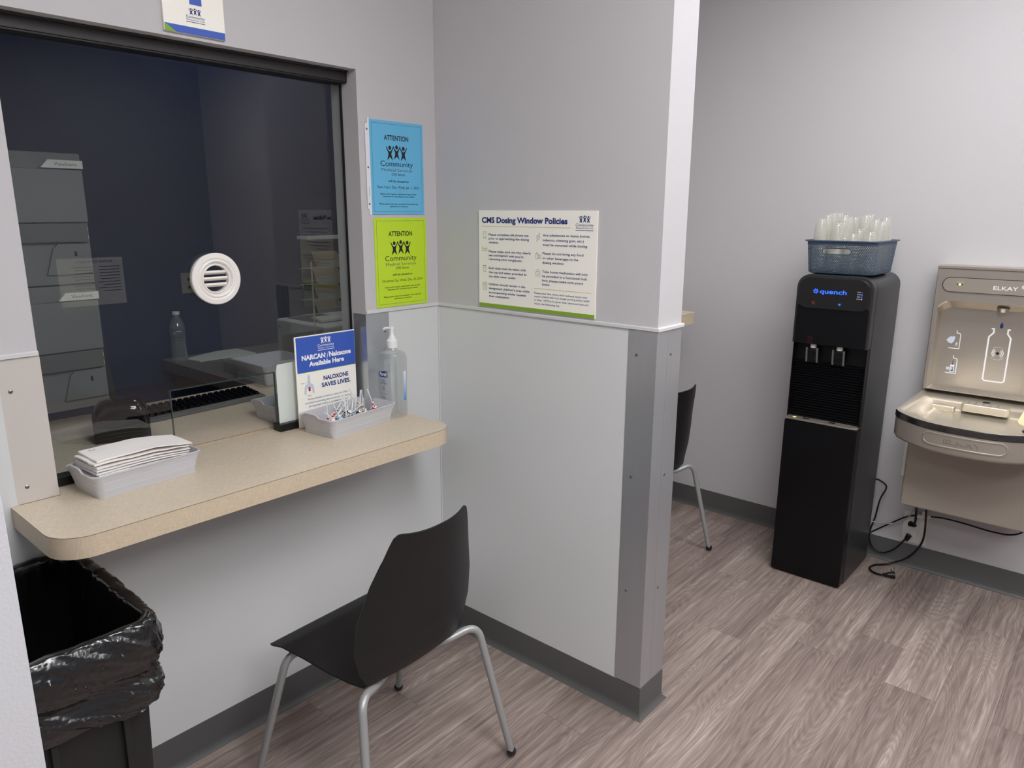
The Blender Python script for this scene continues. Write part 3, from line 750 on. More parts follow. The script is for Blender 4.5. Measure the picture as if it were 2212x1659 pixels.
mb = MB(); mb.lathe([(.0105, .2532), (.0100, .256), (.0070, .261), (.0055, .268), (.0055, .279), (.0070, .283), (.0072, .287), (.0040, .289)], (0, 0, 0), 'softwhite'); mb.tube(fillet([(-.004, 0, .284), (-.012, .014, .285), (-.016, .021, .281)], .006), .0038, 'softwhite', 10); part(mb, 'pump_head', sb)
sbl = Vector(sb.location)
ik = Ink((sbl.x-.0304, sbl.y+.040, sbl.z+.150), (0, -1, 0), (0, 0, -1), (-1, 0, 0))
ik.put([(.008, .004), (.046, .0), (.049, .018), (.043, .021), (.010, .022), (.006, .014)], [(0, 1, 2, 3, 4, 5)], 'inkblue'); ik.text('Purell', .012, .017, .032, 'inkwhite', h=.012, bold=.02, lay=1)
ik.text('HAND', .027, .037, .018, 'inkblue', align='c', h=.005); ik.text('SANITIZER', .027, .044, .032, 'inkblue', align='c', h=.005)
ik.arc(.027, .058, .005, 0, 2*PI, .0007, 'inkblue'); ik.text('Y', .027, .060, .004, 'inkblue', align='c')
ik.text('KILLS 99.99% OF GERMS', .027, .078, .034, 'inkblue', align='c'); ik.text('8 FL OZ', .027, .090, .018, 'inkblue', align='c')
ik.part('front_label', sb)
mb = MB(); mb.add([(.006, -.0424, .055), (.0155, -.0424, .055), (.0155, -.0436, .150), (.006, -.0436, .150)], [(0, 1, 2, 3)], 'bluefade'); part(mb, 'side_label', sb, 'blue fading strip label', recalc=False)

# ------------------------------------------------------------------ wall notices
bs = thing('closure_notice', (-.164, -.002, 1.503), 'sky-blue paper notice on the wall with ATTENTION and New Year closing date', 'sign')
def attention(root, x, z, key, date, sleeve, rot=0):
    mb = MB(); mb.box((x, -.0022, z-.279), (x+.216, -.0006, z), key); wpart(mb, 'sheet', root, smooth=0)
    ik = Ink((x, -.0022, z), (1, 0, 0), (0, 0, -1), (0, -1, 0), lift=.0004)
    b0, b1, c0, c1 = .009, .207, .009, .270
    ik.stroke([(b0, c0), (b1, c0), (b1, c1), (b0, c1)], .0009, 'inkgrey', closed=True)
    c = .105
    ik.text('ATTENTION', c, .056, .098, 'inkblack', align='c', h=.0145, bold=.02)
    ik.logo(c, .070, .131, 'inkblack', tagline=False, sub='inkgrey')
    ik.text('CMS Akron', c+.004, .161, .054, 'inkblack', align='c', h=.0078)
    ik.text('will be closed on', c+.004, .181, .083, 'inkblack', align='c', bold=.01, h=.0072)
    ik.text(date, c+.004, .200, .170, 'inkblack', align='c', h=.0080)
    ik.text('Clients will be given a take-home dose of their', c+.004, .219, .150, 'inkblack', align='c', bold=.01, h=.0048)
    ik.text('medication for the day(s) we are closed.', c+.004, .2265, .128, 'inkblack', align='c', bold=.01, h=.0048)
    ik.text('Please speak with your counselor if you have any', c+.004, .249, .160, 'inkblack', align='c', bold=.01, h=.0048)
    ik.text('questions or concerns.', c+.004, .2565, .075, 'inkblack', align='c', bold=.01, h=.0048)
    ik.part('printing', root)
    if sleeve:
        mb = MB(); mb.prism([(x-.016, z-.262), (x-.011, z-.262), (x-.008, z-.281), (x-.0003, z-.281), (x-.0003, z+.004), (x-.006, z+.004), (x-.007, z-.012), (x-.016, z-.016)], -.0030, -.0018, 'sleeve', axis=1)
        wpart(mb, 'binder_strip', root, 'white punched plastic strip along the left edge', smooth=0)
        ik = Ink((x-.016, -.0030, z), (1, 0, 0), (0, 0, -1), (0, -1, 0), lift=.0003)
        ik.text('Staples', .0095, .222, .026, 'inkblack', ang=-PI/2, h=.003); ik.part('strip_lettering', root)
        for v in (.030, .140, .248):
            ik = Ink((x-.016, -.0030, z), (1, 0, 0), (0, 0, -1), (0, -1, 0), lift=.0003); ik.disc(.007, v, .0032, 'inkgrey'); ik.part('punch_hole', root)
attention(bs, -.2725, 1.7822, 'papblue', "New Year's Day, Weds. Jan. 1, 2025", True)
gs = thing('closure_notice', (-.161, -.002, 1.213), 'lime-green paper notice below the blue one with Christmas closing date', 'sign')
attention(gs, -.267, 1.4924, 'papgreen', 'Christmas Day, Weds. Dec. 25, 2024', False)

# dosing policies board
dp = thing('policy_board', (-.003, -.425, 1.214), 'cream dosing window policies board with green bottom band on the partition', 'sign')
SY, SZ, SW, SH = -.199, 1.517, .455, .302
mb = MB(); mb.box((-.0045, SY-SW, SZ-SH), (-.0008, SY, SZ), 'paper_cream', .0004); wpart(mb, 'board', dp)
ik = Ink((-.0045, SY, SZ), (0, -1, 0), (0, 0, -1), (-1, 0, 0))
ik.rect(.0015, .291, SW-.0015, SH-.0005, 'green')
ik.text('CMS Dosing Window Policies', .014, .0375, .337, 'inkblue', h=.0165, bold=.038)
for st, u, v, w2 in [
 ('Please complete cell phone use', .043, .077, .163), ('prior to approaching the dosing', .043, .089, .165), ('window.', .043, .101, .042),
 ('Please make sure we may clearly', .043, .129, .173), ('see and interact with you by', .043, .141, .145), ('removing your sunglasses.', .043, .153, .139),
 ('Each dose must be taken with', .043, .181, .154), ('the cup and water provided at', .043, .194, .156), ('the clinic water cooler.', .043, .207, .115),
 ('Children should remain in the', .043, .232, .152), ("designated children's area while", .043, .245, .169), ('accompanying adults receive', .043, .258, .155), ('their medication.', .043, .270, .089),
 ('Any substances or items (mints,', .261, .074, .170), ('tobacco, chewing gum, etc.)', .261, .088, .149), ('must be removed while dosing.', .261, .102, .163),
 ('Please do not bring any food', .261, .127, .149), ('or other beverages to the', .261, .141, .131), ('dosing window.', .261, .154, .081),
 ('Take home medication will only', .261, .181, .166), ('be provided in a functional lock', .261, .194, .164), ('box; please make sure yours', .261, .207, .150), ('locks.', .261, .219, .030)]:
    ik.text(st, u, v, w2, 'inkblue', bold=.012, h=.0066)
for st, v, w2 in (('Please note that clinics with reduced hours may', .246, .196), ('require clients with lock boxes arriving before 6AM', .256, .204), ('or after 12PM to be given their observed dose and', .267, .201), ('return the following day.', .278, .098)):
    ik.text(st, .231, v, w2, 'inkblue', h=.0056)
ik.rect(.014, .0475, .362, .0488, 'gold'); ik.rect(.231, .229, .440, .2303, 'gold')
ik.logo(.411, .013, .062, 'inkblue')
G = 'inkgreen'; W_ = .0011
ik.stroke([(.020, .066), (.031, .066), (.031, .086), (.020, .086)], W_, G, closed=True); ik.stroke([(.0215, .083), (.0295, .083)], .0007, G)
ik.arc(.019, .121, .0045, 0, 2*PI, W_, G); ik.arc(.0315, .121, .0045, 0, 2*PI, W_, G); ik.stroke([(.0145, .119), (.0175, .111)], W_, G); ik.stroke([(.036, .119), (.033, .111)], W_, G); ik.stroke([(.0235, .120), (.027, .120)], W_, G)
ik.stroke([(.019, .172), (.0315, .172), (.030, .190), (.0205, .190)], W_, G, closed=True); ik.stroke([(.018, .171), (.0325, .171)], W_, G); ik.stroke([(.0195, .178), (.031, .178)], .0008, G)
for cx_ in (.020, .031):
    ik.arc(cx_, .2275, .0033, 0, 2*PI, W_, G); ik.stroke([(cx_-.0042, .238), (cx_-.003, .232), (cx_+.003, .232), (cx_+.0042, .238), (cx_+.002, .239), (cx_+.0018, .249), (cx_-.0018, .249), (cx_-.002, .239)], .0009, G, closed=True)
ik.arc(.2435, .0775, .006, 0, 2*PI, W_, G); ik.arc(.2435, .0775, .0025, 0, 2*PI, .0008, G); ik.stroke([(.246, .0715), (.250, .066), (.246, .066), (.249, .0705)], .0009, G); ik.stroke([(.240, .0835), (.237, .089), (.242, .0885)], .0009, G)
ik.stroke([(.234, .126), (.244, .126), (.243, .141), (.235, .141)], W_, G, closed=True); ik.stroke([(.239, .126), (.238, .120)], .0009, G); ik.arc(.249, .134, .005, PI, 2*PI, W_, G); ik.stroke([(.244, .136), (.254, .136)], W_, G); ik.stroke([(.245, .140), (.254, .140)], W_, G)
ik.stroke([(.236, .179), (.252, .179), (.252, .192), (.236, .192)], W_, G, closed=True); ik.arc(.244, .178, .0055, PI, 2*PI, W_, 'green'); ik.arc(.244, .186, .0025, 0, 2*PI, .0008, G)
ik.part('printing', dp)

# booth number sign above the window
n1 = thing('booth_sign', (-.787, -.002, 1.922), 'white booth number sign with blue and green foot above the window', 'sign')
mb = MB(); mb.box((-.866, -.0075, 1.924), (-.714, -.0005, 2.13), 'paper_cream', .0005); wpart(mb, 'board', n1)
ik = Ink((-.866, -.0075, 2.13), (1, 0, 0), (0, 0, -1), (0, -1, 0))
ik.poly([(.001, .189), (.151, .189), (.151, .2055), (.001, .2055)], 'signblue'); ik.poly([(.001, .189), (.028, .2055), (.001, .2055)], 'green', 1)
ik.text('1', .066, .135, .030, 'signblue', h=.080, bold=.03); ik.logo(.078, .146, .047, 'inkblue')
ik.part('printing', n1)

# poster that shows only as a reflection: back wall behind the viewer
pb = thing('wall_poster', (.6, YB+.002, .9), 'white printed notice on the wall behind the viewer, seen mirrored in the glass', 'sign')
mb = MB(); mb.box((.336, YB+.0006, .74), (.836, YB+.003, 1.128), 'paper_cream'); wpart(mb, 'sheet', pb)
ik = Ink((.836, YB+.003, 1.128), (-1, 0, 0), (0, 0, -1), (0, 1, 0))
ik.text('NOTICE TO PATIENTS', .08, .04, .28, 'inkblue', bold=.02)
for k in range(9):
    ik.rect(.03, .07+k*.025, .03+.16+.02*math.sin(k*3), .076+k*.025, 'inkgrey'); ik.rect(.24, .07+k*.025, .24+.14+.02*math.cos(k*2), .076+k*.025, 'inkgrey')
ik.part('printing', pb)

# ------------------------------------------------------------------ shell chairs
def lerp_tab(tab, t):
    for i in range(len(tab)-1):
        if t <= tab[i+1][0]:
            a, b = tab[i], tab[i+1]; q = (t-a[0])/(b[0]-a[0]); q = q*q*(3-2*q)*.35+q*.65
            return [a[k]+(b[k]-a[k])*q for k in range(1, len(a))]
    return list(tab[-1][1:])
# t, forward, z, half width, side curl (forward on the back / up on the seat), curl direction mix (0 seat, 1 back)
SHELL = [(0, .198, .402, .190, .004, 0), (.05, .196, .414, .206, .000, 0), (.10, .180, .427, .214, -.001, 0), (.18, .135, .434, .213, .001, 0), (.28, .060, .427, .203, .002, 0), (.38, -.020, .412, .189, .003, 0),
         (.45, -.080, .401, .174, .004, .1), (.50, -.120, .398, .162, .006, .35), (.55, -.146, .412, .164, .020, .75), (.60, -.162, .446, .180, .034, 1), (.67, -.176, .510, .197, .044, 1), (.75, -.188, .590, .193, .046, 1),
         (.84, -.201, .678, .168, .040, 1), (.92, -.212, .745, .143, .030, 1), (.97, -.218, .785, .130, .026, 1), (1.0, -.222, .808, .121, .024, 1)]
def make_chair(loc, rz, label):
    c = thing('stacking_chair', loc, label, 'chair', None, rz)
    nt, nu = 64, 24; P = []
    for j in range(nt+1):
        t = j/nt; f, z, hw, cu, mx = lerp_tab(SHELL, t)
        for i in range(nu+1):
            u = -1+2*i/nu; au = abs(u)
            e = au**2.4*cu
            x = u*hw; ff = f+e*mx; zz = z+e*(1-mx)
            if t > .9: zz -= (1-au**2.5)*.012*((t-.9)/.1)**2+(.012*max(0, (au-.86)/.14)**2)*((t-.9)/.1)
            if t < .06: ff -= (au**4)*.02*(1-t/.06)
            P.append(Vector((x, ff, zz)))
    W1 = nu+1
    nrm = []
    for j in range(nt+1):
        for i in range(nu+1):
            a = P[min(j+1, nt)*W1+i]-P[max(j-1, 0)*W1+i]; b = P[j*W1+min(i+1, nu)]-P[j*W1+max(i-1, 0)]
            nrm.append(b.cross(a).normalized())
    th = .0042
    mb = MB(); mb.v = [tuple(p+n*th*.5) for p, n in zip(P, nrm)]+[tuple(p-n*th*.5) for p, n in zip(P, nrm)]; N0 = len(P); mb.mi('chairblack')
    def q(*a): mb.f.append(a); mb.m.append(0)
    for j in range(nt):
        for i in range(nu):
            p = j*W1+i; q(p, p+1, p+1+W1, p+W1); q(N0+p, N0+p+W1, N0+p+1+W1, N0+p+1)
    for i in range(nu): q(i, N0+i, N0+i+1, i+1); p = nt*W1+i; q(p, p+1, N0+p+1, N0+p)
    for j in range(nt): p = j*W1; q(p, p+W1, N0+p+W1, N0+p); p += nu; q(p, N0+p, N0+p+W1, p+W1)
    part(mb, 'seat_shell', c, 'one-piece black plastic seat and back', smooth=50)
    for sx in (-1, 1):
        for fr in (0, 1):
            topf, footf = (.125, .228) if fr else (-.150, -.238)
            lz = .408 if fr else .416
            pts = [(sx*.03, topf if fr else -.075, .392 if fr else .380), (sx*.120, topf if fr else -.118, .396 if fr else .386), (sx*.203, topf+(.004 if fr else -.010), lz), (sx*.259, footf, .012)]
            mb = MB(); mb.tube(fillet(pts, .045, 8), .0105, 'silverpaint', 14); lg = part(mb, 'leg', c, smooth=60)
            mb = MB(); prof = [(.002+.0125*math.sin(PI*k/10), .0135-.0125*math.cos(PI*k/10)) for k in range(11)]; prof[0] = (.002, .001)
            mb.lathe(prof, (sx*.259, footf, 0), 'blackgloss', n=18); gd = part(mb, 'foot_glide', lg, 'glossy black ball foot')
    mb = MB(); mb.tube([(0, .11, .392), (0, -.05, .381)], .009, 'silverpaint', 12)
    mb.box((-.10, -.06, .380), (.10, -.04, .392), 'silverpaint', .002); mb.box((-.11, .10, .391), (.11, .125, .400), 'silverpaint', .002); part(mb, 'under_frame', c)
    return c
make_chair((-.646, -.441, 0), .045, 'black plastic shell chair with grey legs tucked under the beige counter')
make_chair((.965, -.240, 0), -.071, 'black plastic shell chair half hidden behind the partition end')

# ------------------------------------------------------------------ waste bin with liner
wb = thing('waste_bin', (-1.352, -.25, 0), 'tall narrow black waste bin under the left end of the counter, lined with a bag', 'waste bin')
BW, BD, BZ = .262, .43, .735      # x width, y depth
mb = MB()
def rr3(w, d, r, z, n=6): return [(x, y, z) for x, y in rrect(w, d, r, n)]
mb.loft([rr3(BW*.80, BD*.86, .03, .001), rr3(BW*.82, BD*.88, .035, .006), rr3(BW*.93, BD*.955, .035, .58), rr3(BW*.93, BD*.955, .035, .60), rr3(BW*.985, BD*.99, .035, .606), rr3(BW, BD, .035, BZ), rr3(BW-.012, BD-.012, .03, BZ), rr3(BW*.80-.02, BD*.86-.02, .025, .02)], 'can')
part(mb, 'body', wb)
for sx in (-.062, .062):
    mb = MB(); xf = Matrix.Translation((sx, -BD*.477, .30)) @ Matrix.Rotation(math.radians(2.0), 4, 'X')
    mb.box((-.006, -.0045, -.26), (.006, .003, .265), 'can', .002, xf=xf); part(mb, 'moulded_rib', wb)
# liner: inner bag, over the rim, gathered outside down to an uneven hem
mb = MB(); NP = 260
per = rrect(1, 1, .12, 1)
def around(w, d, r, s):
    # point on a rounded rectangle by arclength fraction
    pts = rrect(w, d, r, 10); n = len(pts); L = [0]
    for i in range(n): L.append(L[-1]+(Vector(pts[(i+1) % n])-Vector(pts[i])).length)
    return pts, L
def at_s(pts, L, s):
    s = (s % 1)*L[-1]
    for i in range(len(pts)):
        if s <= L[i+1]:
            q = (s-L[i])/max(L[i+1]-L[i], 1e-9); a, b = Vector(pts[i]), Vector(pts[(i+1) % len(pts)]); return a+(b-a)*q
prof0 = [(-.045, .06), (-.032, .25), (-.024, .50), (-.016, .64), (-.012, .70), (-.009, .733), (-.004, .742), (.005, .744), (.012, .738), (.019, .722), (.023, .700), (.022, .675), (.016, .652), (.010, .636), (.0095, .626), (.015, .612), (.017, .598), (.014, .584), (.0115, .574)]
prof = prof0[:3]+[(v.x, v.y) for v in spline([Vector((a, b)) for a, b in prof0[3:]], 4)]
def ridge(p): return (1-min(1, abs(noise.noise(p))*2.6))**2
rings = []; NP = 480
nfront = len(prof)
for j, (off, z) in enumerate(prof):
    pts, L = around(BW+2*off, BD+2*off, max(.02, .035+off), 0); ring = []
    out_ = max(0, min(1, (off+.002)/.010)) if j > 12 else 0
    for i in range(NP):
        s = i/NP; p = at_s(pts, L, s); d = p.normalized()
        cx_ = abs(abs(p.x)-BW/2)+abs(abs(p.y)-BD/2); corner = max(0, 1-cx_/.07)
        q1 = (p.x*7, p.y*7, z*55+(p.x-p.y)*22); q2 = (p.x*16+4, p.y*16, z*120+(p.x+p.y)*40); q3 = (p.x*60, p.y*60, z*30)
        big = noise.noise((p.x*9, p.y*9, z*9+2))
        wv = out_*(.0055*ridge(q1)+.0028*ridge(q2)+.005*big+corner*.0050*ridge(q3))
        if not out_: wv = .0035*ridge((p.x*40, p.y*40, z*5))*(1 if z > .5 else .3)+.004*big
        zz = z+(.0035*noise.noise((p.x*25, p.y*25, 1)) if z > .70 else 0)
        h = max(0, (.652-z)/.078) if j > 20 else 0
        zz += h*(.020*noise.noise((p.x*9, p.y*9, 5))-.022*(p.x/BW)-.0)
        if out_: wv = max(wv, 0)
        else: wv = -abs(wv)
        ring.append((p.x+d.x*wv, p.y+d.y*wv, zz))
    rings.append(ring)
mb.loft(rings, 'liner', True, False)
ln = part(mb, 'liner_bag', wb, 'shiny crumpled black plastic liner folded over the rim', smooth=70)

# ------------------------------------------------------------------ water cooler
wc = thing('water_cooler', (1.42, -.921, 0), 'tall black freestanding water cooler against the right wall with basket on top', 'water cooler')
CY0, CY1, CXF, CXB, CH = -1.066, -.776, 1.225, 1.60, 1.278
def coolprof(y0, y1, z0, z1, rt, rb=.004, n=8):
    pts = []
    for cx_, cz_, a0, r in ((y1-rt, z1-rt, 0, rt), (y0+rt, z1-rt, PI/2, rt), (y0+rb, z0+rb, PI, rb), (y1-rb, z0+rb, 1.5*PI, rb)):
        for k in range(n+1):
            a = a0+k*PI/2/n; pts.append((cx_+r*math.cos(a), cz_+r*math.sin(a)))
    return pts
mb = MB(); mb.prism(coolprof(CY0, CY1, .006, CH, .05), CXF+.052, CXB, 'coolside', axis=0, bev=.002); wpart(mb, 'cabinet', wc)
mb = MB(); mb.box((CXF+.02, CY0+.01, .0005), (CXB-.01, CY1-.01, .006), 'dark'); wpart(mb, 'plinth', wc)
mb = MB(); mb.prism(coolprof(CY0+.002, CY1-.002, .006, .684, .010, .010), CXF, CXF+.0515, 'coolblack', axis=0, bev=.0035, seg=2); wpart(mb, 'lower_panel', wc)
mb = MB(); mb.prism(coolprof(CY0+.001, CY1-.001, 1.003, CH+.001, .05), CXF+.008, CXF+.0515, 'coolside', axis=0, bev=.003); wpart(mb, 'head_bezel', wc)
mb = MB(); mb.prism(coolprof(CY0+.010, CY1-.010, 1.004, 1.16, .006, .006), CXF+.001, CXF+.0078, 'coolblack', axis=0, bev=.002); wpart(mb, 'head_front', wc)
mb = MB(); mb.prism(coolprof(CY0+.012, CY1-.012, 1.147, CH-.010, .040, .034), CXF-.004, CXF+.0078, 'coolgloss', axis=0, bev=.003, seg=3); dpn = wpart(mb, 'display_panel', wc, 'glossy dark control panel with lit symbols')
XD = CXF-.004
ik = Ink((XD, CY1, 1.30), (0, -1, 0), (0, 0, -1), (-1, 0, 0), lift=.0004)
def Y(y): return CY1-y
def Z(z): return 1.30-z
fc = (Y(-.8555), Z(1.2155))
for k in range(6):
    a = k*PI/3+.2; ik.put([(fc[0]+math.cos(a+q)*r, fc[1]+math.sin(a+q)*r) for q, r in ((0, .002), (-.38, .0075), (-.2, .0098), (.2, .0098), (.38, .0075))], [(0, 1, 2, 3, 4)], 'ledblue')
def newik():
    return Ink((XD, CY1, 1.30), (0, -1, 0), (0, 0, -1), (-1, 0, 0), lift=.0004)
ik.part('flower_mark', wc); ik = newik()
ik.text('quench', Y(-.871), Z(1.2085), .100, 'ledblue', h=.0165, bold=.012)
ik.part('brand_lettering', wc, 'lit blue lettering'); ik = newik()
for k in range(3):
    u = Y(-.8455)+k*.0045; ik.stroke([(u+.0012*math.sin(q*.9), Z(1.163)-q*.0018) for q in range(8)], .0009, 'ledred')
ik.part('heat_symbol', wc, 'red heat waves'); ik = newik()
for k in range(3):
    a = k*PI/3; c_ = (Y(-.949), Z(1.1695)); ik.stroke([(c_[0]-.0062*math.cos(a), c_[1]-.0062*math.sin(a)), (c_[0]+.0062*math.cos(a), c_[1]+.0062*math.sin(a))], .0009, 'ledice')
ik.part('cold_symbol', wc, 'blue snowflake'); ik = newik()
for i, (st, m_) in enumerate((('POWER', 'ledred'), ('FILTER', 'ledice'), ('LEAK', 'ledblue'), ('ECO', 'ledwhite'))):
    z_ = 1.2215-.0085*i; ik.text(st, Y(-1.0215), Z(z_-.0015), .012, 'ledwhite', align='r', h=.0032); ik.arc(Y(-1.0265), Z(z_), .0020, 0, 2*PI, .0009, m_)
ik.part('status_indicators', wc)
ik = Ink((CXF+.001, CY1, 1.30), (0, -1, 0), (0, 0, -1), (-1, 0, 0), lift=.0004)
ik.text('Press to hot', Y(-.840), Z(1.031), .018, 'inkgrey', h=.003); ik.stroke([(Y(-.837), Z(1.026)), (Y(-.860), Z(1.026)), (Y(-.860), Z(1.008)), (Y(-.837), Z(1.008))], .0007, 'dimred', closed=True)
ik.arc(Y(-.8485), Z(1.017), .0055, 0, 2*PI, .0006, 'dimred'); ik.part('hot_button', wc)
# ribbed alcove
mb = MB(); ribs = []
z = .690
while z < .925:
    ribs += [(CXF+.0500, z), (CXF+.0425, z+.0035), (CXF+.0425, z+.0055), (CXF+.0500, z+.0098)]; z += .0108
ribs += [(CXF+.048, .935), (CXF+.048, 1.0025)]
r1 = [(x, CY1-.004, z) for x, z in ribs]; r2 = [(x, CY0+.004, z) for x, z in ribs]
mb.loft([r1, r2], 'coolblack', False, False, closed=False); wpart(mb, 'ribbed_backplate', wc, smooth=20)
for ya, yb in ((CY0+.0025, CY0+.006), (CY1-.006, CY1-.0025)):
    mb = MB(); mb.box((CXF+.022, ya, .6905), (CXF+.0508, yb, 1.0025), 'coolblack', .001); wpart(mb, 'alcove_cheek', wc)
# drip tray
mb = MB(); mb.prism([(CXF-.002, CY1-.003), (CXF-.002, CY0+.026), (CXF+.010, CY0+.004), (CXF+.048, CY0+.004), (CXF+.048, CY1-.003)], .6842, .6900, 'steelbr', bev=.001); dt = wpart(mb, 'drip_tray', wc, 'silver drip tray')
ik = Ink((CXF, CY1, .690), (0, -1, 0), (-1, 0, 0), (0, 0, 1), lift=.0004)
def trik(): return Ink((CXF, CY1, .690), (0, -1, 0), (-1, 0, 0), (0, 0, 1), lift=.0004)
for yy in (-.857, -.959): ik = trik(); ik.rect(Y(yy)-.013, -.036, Y(yy)+.013, -.016, 'dark'); ik.part('drain_opening', wc)
ik = trik(); ik.rect(Y(-.905)-.0004, -.046, Y(-.905)+.0004, .001, 'inkgrey'); ik.part('tray_seam', wc)
ik = trik(); ik.disc(Y(-.812), -.020, .007, 'ledyellow'); ik.part('tray_light', wc, 'yellow glowing dot')
for yy in (-.857, -.959):
    tp = MB(); tp.lathe([(.010, 0), (.012, .002), (.012, .012), (.009, .022)], (CXF+.028, yy, .985), 'whiteplastic', n=20); n_ = wpart(tp, 'nozzle', wc)
    mb = MB(); xf = Matrix.Translation((CXF+.020, yy, .958)) @ Matrix.Rotation(math.radians(-8), 4, 'Y')
    mb.box((-.002, -.024, -.030), (.002, .024, .026), 'blackgloss', .0015, xf=xf)
    for s_ in (-1, 1): mb.box((-.0045, s_*.0205-.0035, -.030), (.0025, s_*.0205+.0035, .030), 'clear', .001, xf=xf)
    for k in range(5): mb.box((-.0040, -.016, -.026+k*.009), (-.0015, .016, -.022+k*.009), 'coolblack', .0008, xf=xf)
    wpart(mb, 'dispense_paddle', wc)

# ------------------------------------------------------------------ blue basket of cups
BKX, BKY, BKZ = 1.385, -.925, CH+.0018
bk = thing('cup_basket', (BKX, BKY, BKZ), 'blue-grey perforated plastic basket full of cups on top of the water cooler', 'basket')
mb = MB(); me_rings = []
hB = .130
def bring(f, dz=0, dw=0):
    w_, d_ = .315*(1-.13*(1-f)), .262*(1-.06*(1-f))
    return [(x, y, hB*f+dz) for x, y in rrect(w_+dw, d_+dw, .03, 10)]
rings = [bring(0, .012, -.012), bring(0, .004, -.006), bring(0, 0, -.004)]
rings = [bring(0, 0, -.03), bring(0, .003, -.012)]+[bring(f) for f in (.06, .3, .6, .9, 1.0)]
k0 = len(mb.v); mb.loft(rings, 'basket', True, False)
bo = mb.build('perforated_wall', None, 60, None, False); bo.parent = bk
me = bo.data; uvl = me.uv_layers.new(name='UVMap')
for poly in me.polygons:
    cx0 = sum((me.vertices[v].co.x for v in poly.vertices))/len(poly.vertices)
    for li in poly.loop_indices:
        v = me.vertices[me.loops[li].vertex_index].co
        # arclength approx: front (-x) side uses -y as u
        if cx0 < -.115 and abs(poly.normal.x) > .5: u = -v.y
        elif abs(poly.normal.y) > .5: u = v.x+1.0
        elif abs(poly.normal.x) > .5: u = v.y+3.0
        else: u = (v.x if v.y < 0 else v.x)+1.0
        uvl.data[li].uv = (u, v.z)
mb = MB(); mb.loft([bring(1.0, -.004, .0), bring(1.0, -.003, .014), bring(1.0, .0015, .014), bring(1.0, .0015, -.003), bring(1.0, -.004, -.004)], 'basketsolid', False, False); part(mb, 'rim', bk)
mb = MB(); mb.loft([bring(.06, 0, -.004), bring(.03, 0, -.008)], 'basketsolid', True, True); part(mb, 'base', bk)
# cups: clear ribbed cups nested upside down; one mesh shared by all
cm = MB(); ch_ = .098
prof = [(.0400, 0), (.0408, .0015), (.0400, .004), (.0385, .006)]
for k in range(14): hh = .008+k*.0058; rr_ = .0380-.0095*hh/ch_; prof += [(rr_, hh), (rr_-.0004, hh+.003)]
prof += [(.0280, .092), (.0262, .0965), (.020, .098), (.0005, .0975)]
cm.lathe(prof, (0, 0, 0), 'cup', n=28, cap=False)
proto_cup = cm.build('plastic_cup', None, 50, None)
first = True
spots = [(-.105, .085, 16, 0), (-.108, .022, 15, .03), (-.110, -.042, 9, 0), (-.100, -.100, 10, -.02), (-.045, .085, 17, 0), (-.046, .018, 19, -.02), (-.048, -.052, 18, .02), (-.040, -.092, 17, 0), (.020, .080, 19, 0), (.022, .012, 19, .0), (.020, -.052, 18, -.02), (.030, -.092, 18, 0), (.088, .060, 19, 0), (.092, -.010, 18, 0), (.095, -.078, 17, .02)]
spots = [(-.098, .078), (-.102, -.002), (-.098, -.082), (-.018, .080), (-.020, -.002), (-.018, -.082), (.060, .078), (.062, -.002), (.060, -.080), (.105, .040), (.105, -.042)]
hts = [15, 13, 10, 17, 18, 16, 18, 16, 17, 17, 18]
names_ = ['front left', 'front middle', 'front right', 'middle left', 'centre', 'middle right', 'rear left', 'rear middle', 'rear right', 'back left', 'back right']
spots = [(x_, y_) for x_ in (-.118, -.046, .030, .106) for y_ in (.094, .032, -.032, -.094)]
hts = [15, 13, 8, 9, 17, 17, 10, 15, 18, 16, 17, 14, 18, 16, 17, 16]
names_ = ['%s row, %s' % (a, b) for a in ('front', 'second', 'third', 'back') for b in ('leftmost', 'second from left', 'second from right', 'rightmost')]
for (dx, dy), n_, nm in zip(spots, hts, names_):
    tx, ty = random.uniform(-.05, .05), random.uniform(-.05, .05)
    for k in range(n_):
        o = proto_cup if first else proto_cup.copy()
        if not first: COL.objects.link(o)
        first = False
        zz = .006+k*.0078
        sc_ = .74
        o.scale = (sc_, sc_, 1); o.location = (BKX+dx*.92+ty*zz, BKY+dy*.96+tx*zz*.5, BKZ+zz)
        tag(o, ('topmost clear cup, basket %s' if k == n_-1 else 'clear ribbed cup nested below, basket %s') % nm, 'cup', 'clear cups stacked in the blue basket')

# ------------------------------------------------------------------ drinking fountain with bottle filler
df = thing('drinking_fountain', (1.45, -1.445, .39), 'wall-hung stainless drinking fountain with bottle filler beside the water cooler', 'drinking fountain')
FY0, FY1, FYC = -1.690, -1.205, -1.4475
XT = 1.550
def rect_ring(y0, y1, z0, z1, r, n, x): return [(x, y, z) for y, z in coolprof(y0, y1, z0, z1, r, min(r, .006), n)]
mb = MB()
mb.loft([rect_ring(FY0, FY1, .822, 1.306, .003, 6, XR-.001), rect_ring(FY0, FY1, .822, 1.306, .003, 6, XT+.002), rect_ring(FY0+.002, FY1-.002, .824, 1.304, .003, 6, XT), rect_ring(FY0+.012, FY1-.012, .8265, 1.182, .045, 6, XT), rect_ring(FY0+.018, FY1-.018, .8275, 1.176, .042, 6, XT+.006), rect_ring(FY0+.020, FY1-.020, .829, 1.150, .040, 6, XT+.060)], 'steelbr', True, True)
wpart(mb, 'filler_tower', df, smooth=40)
mb = MB(); mb.box((XT-.004, FY0-.001, 1.3065), (XR-.001, FY1+.001, 1.3165), 'steelbr', .001); wpart(mb, 'top_cap', df)
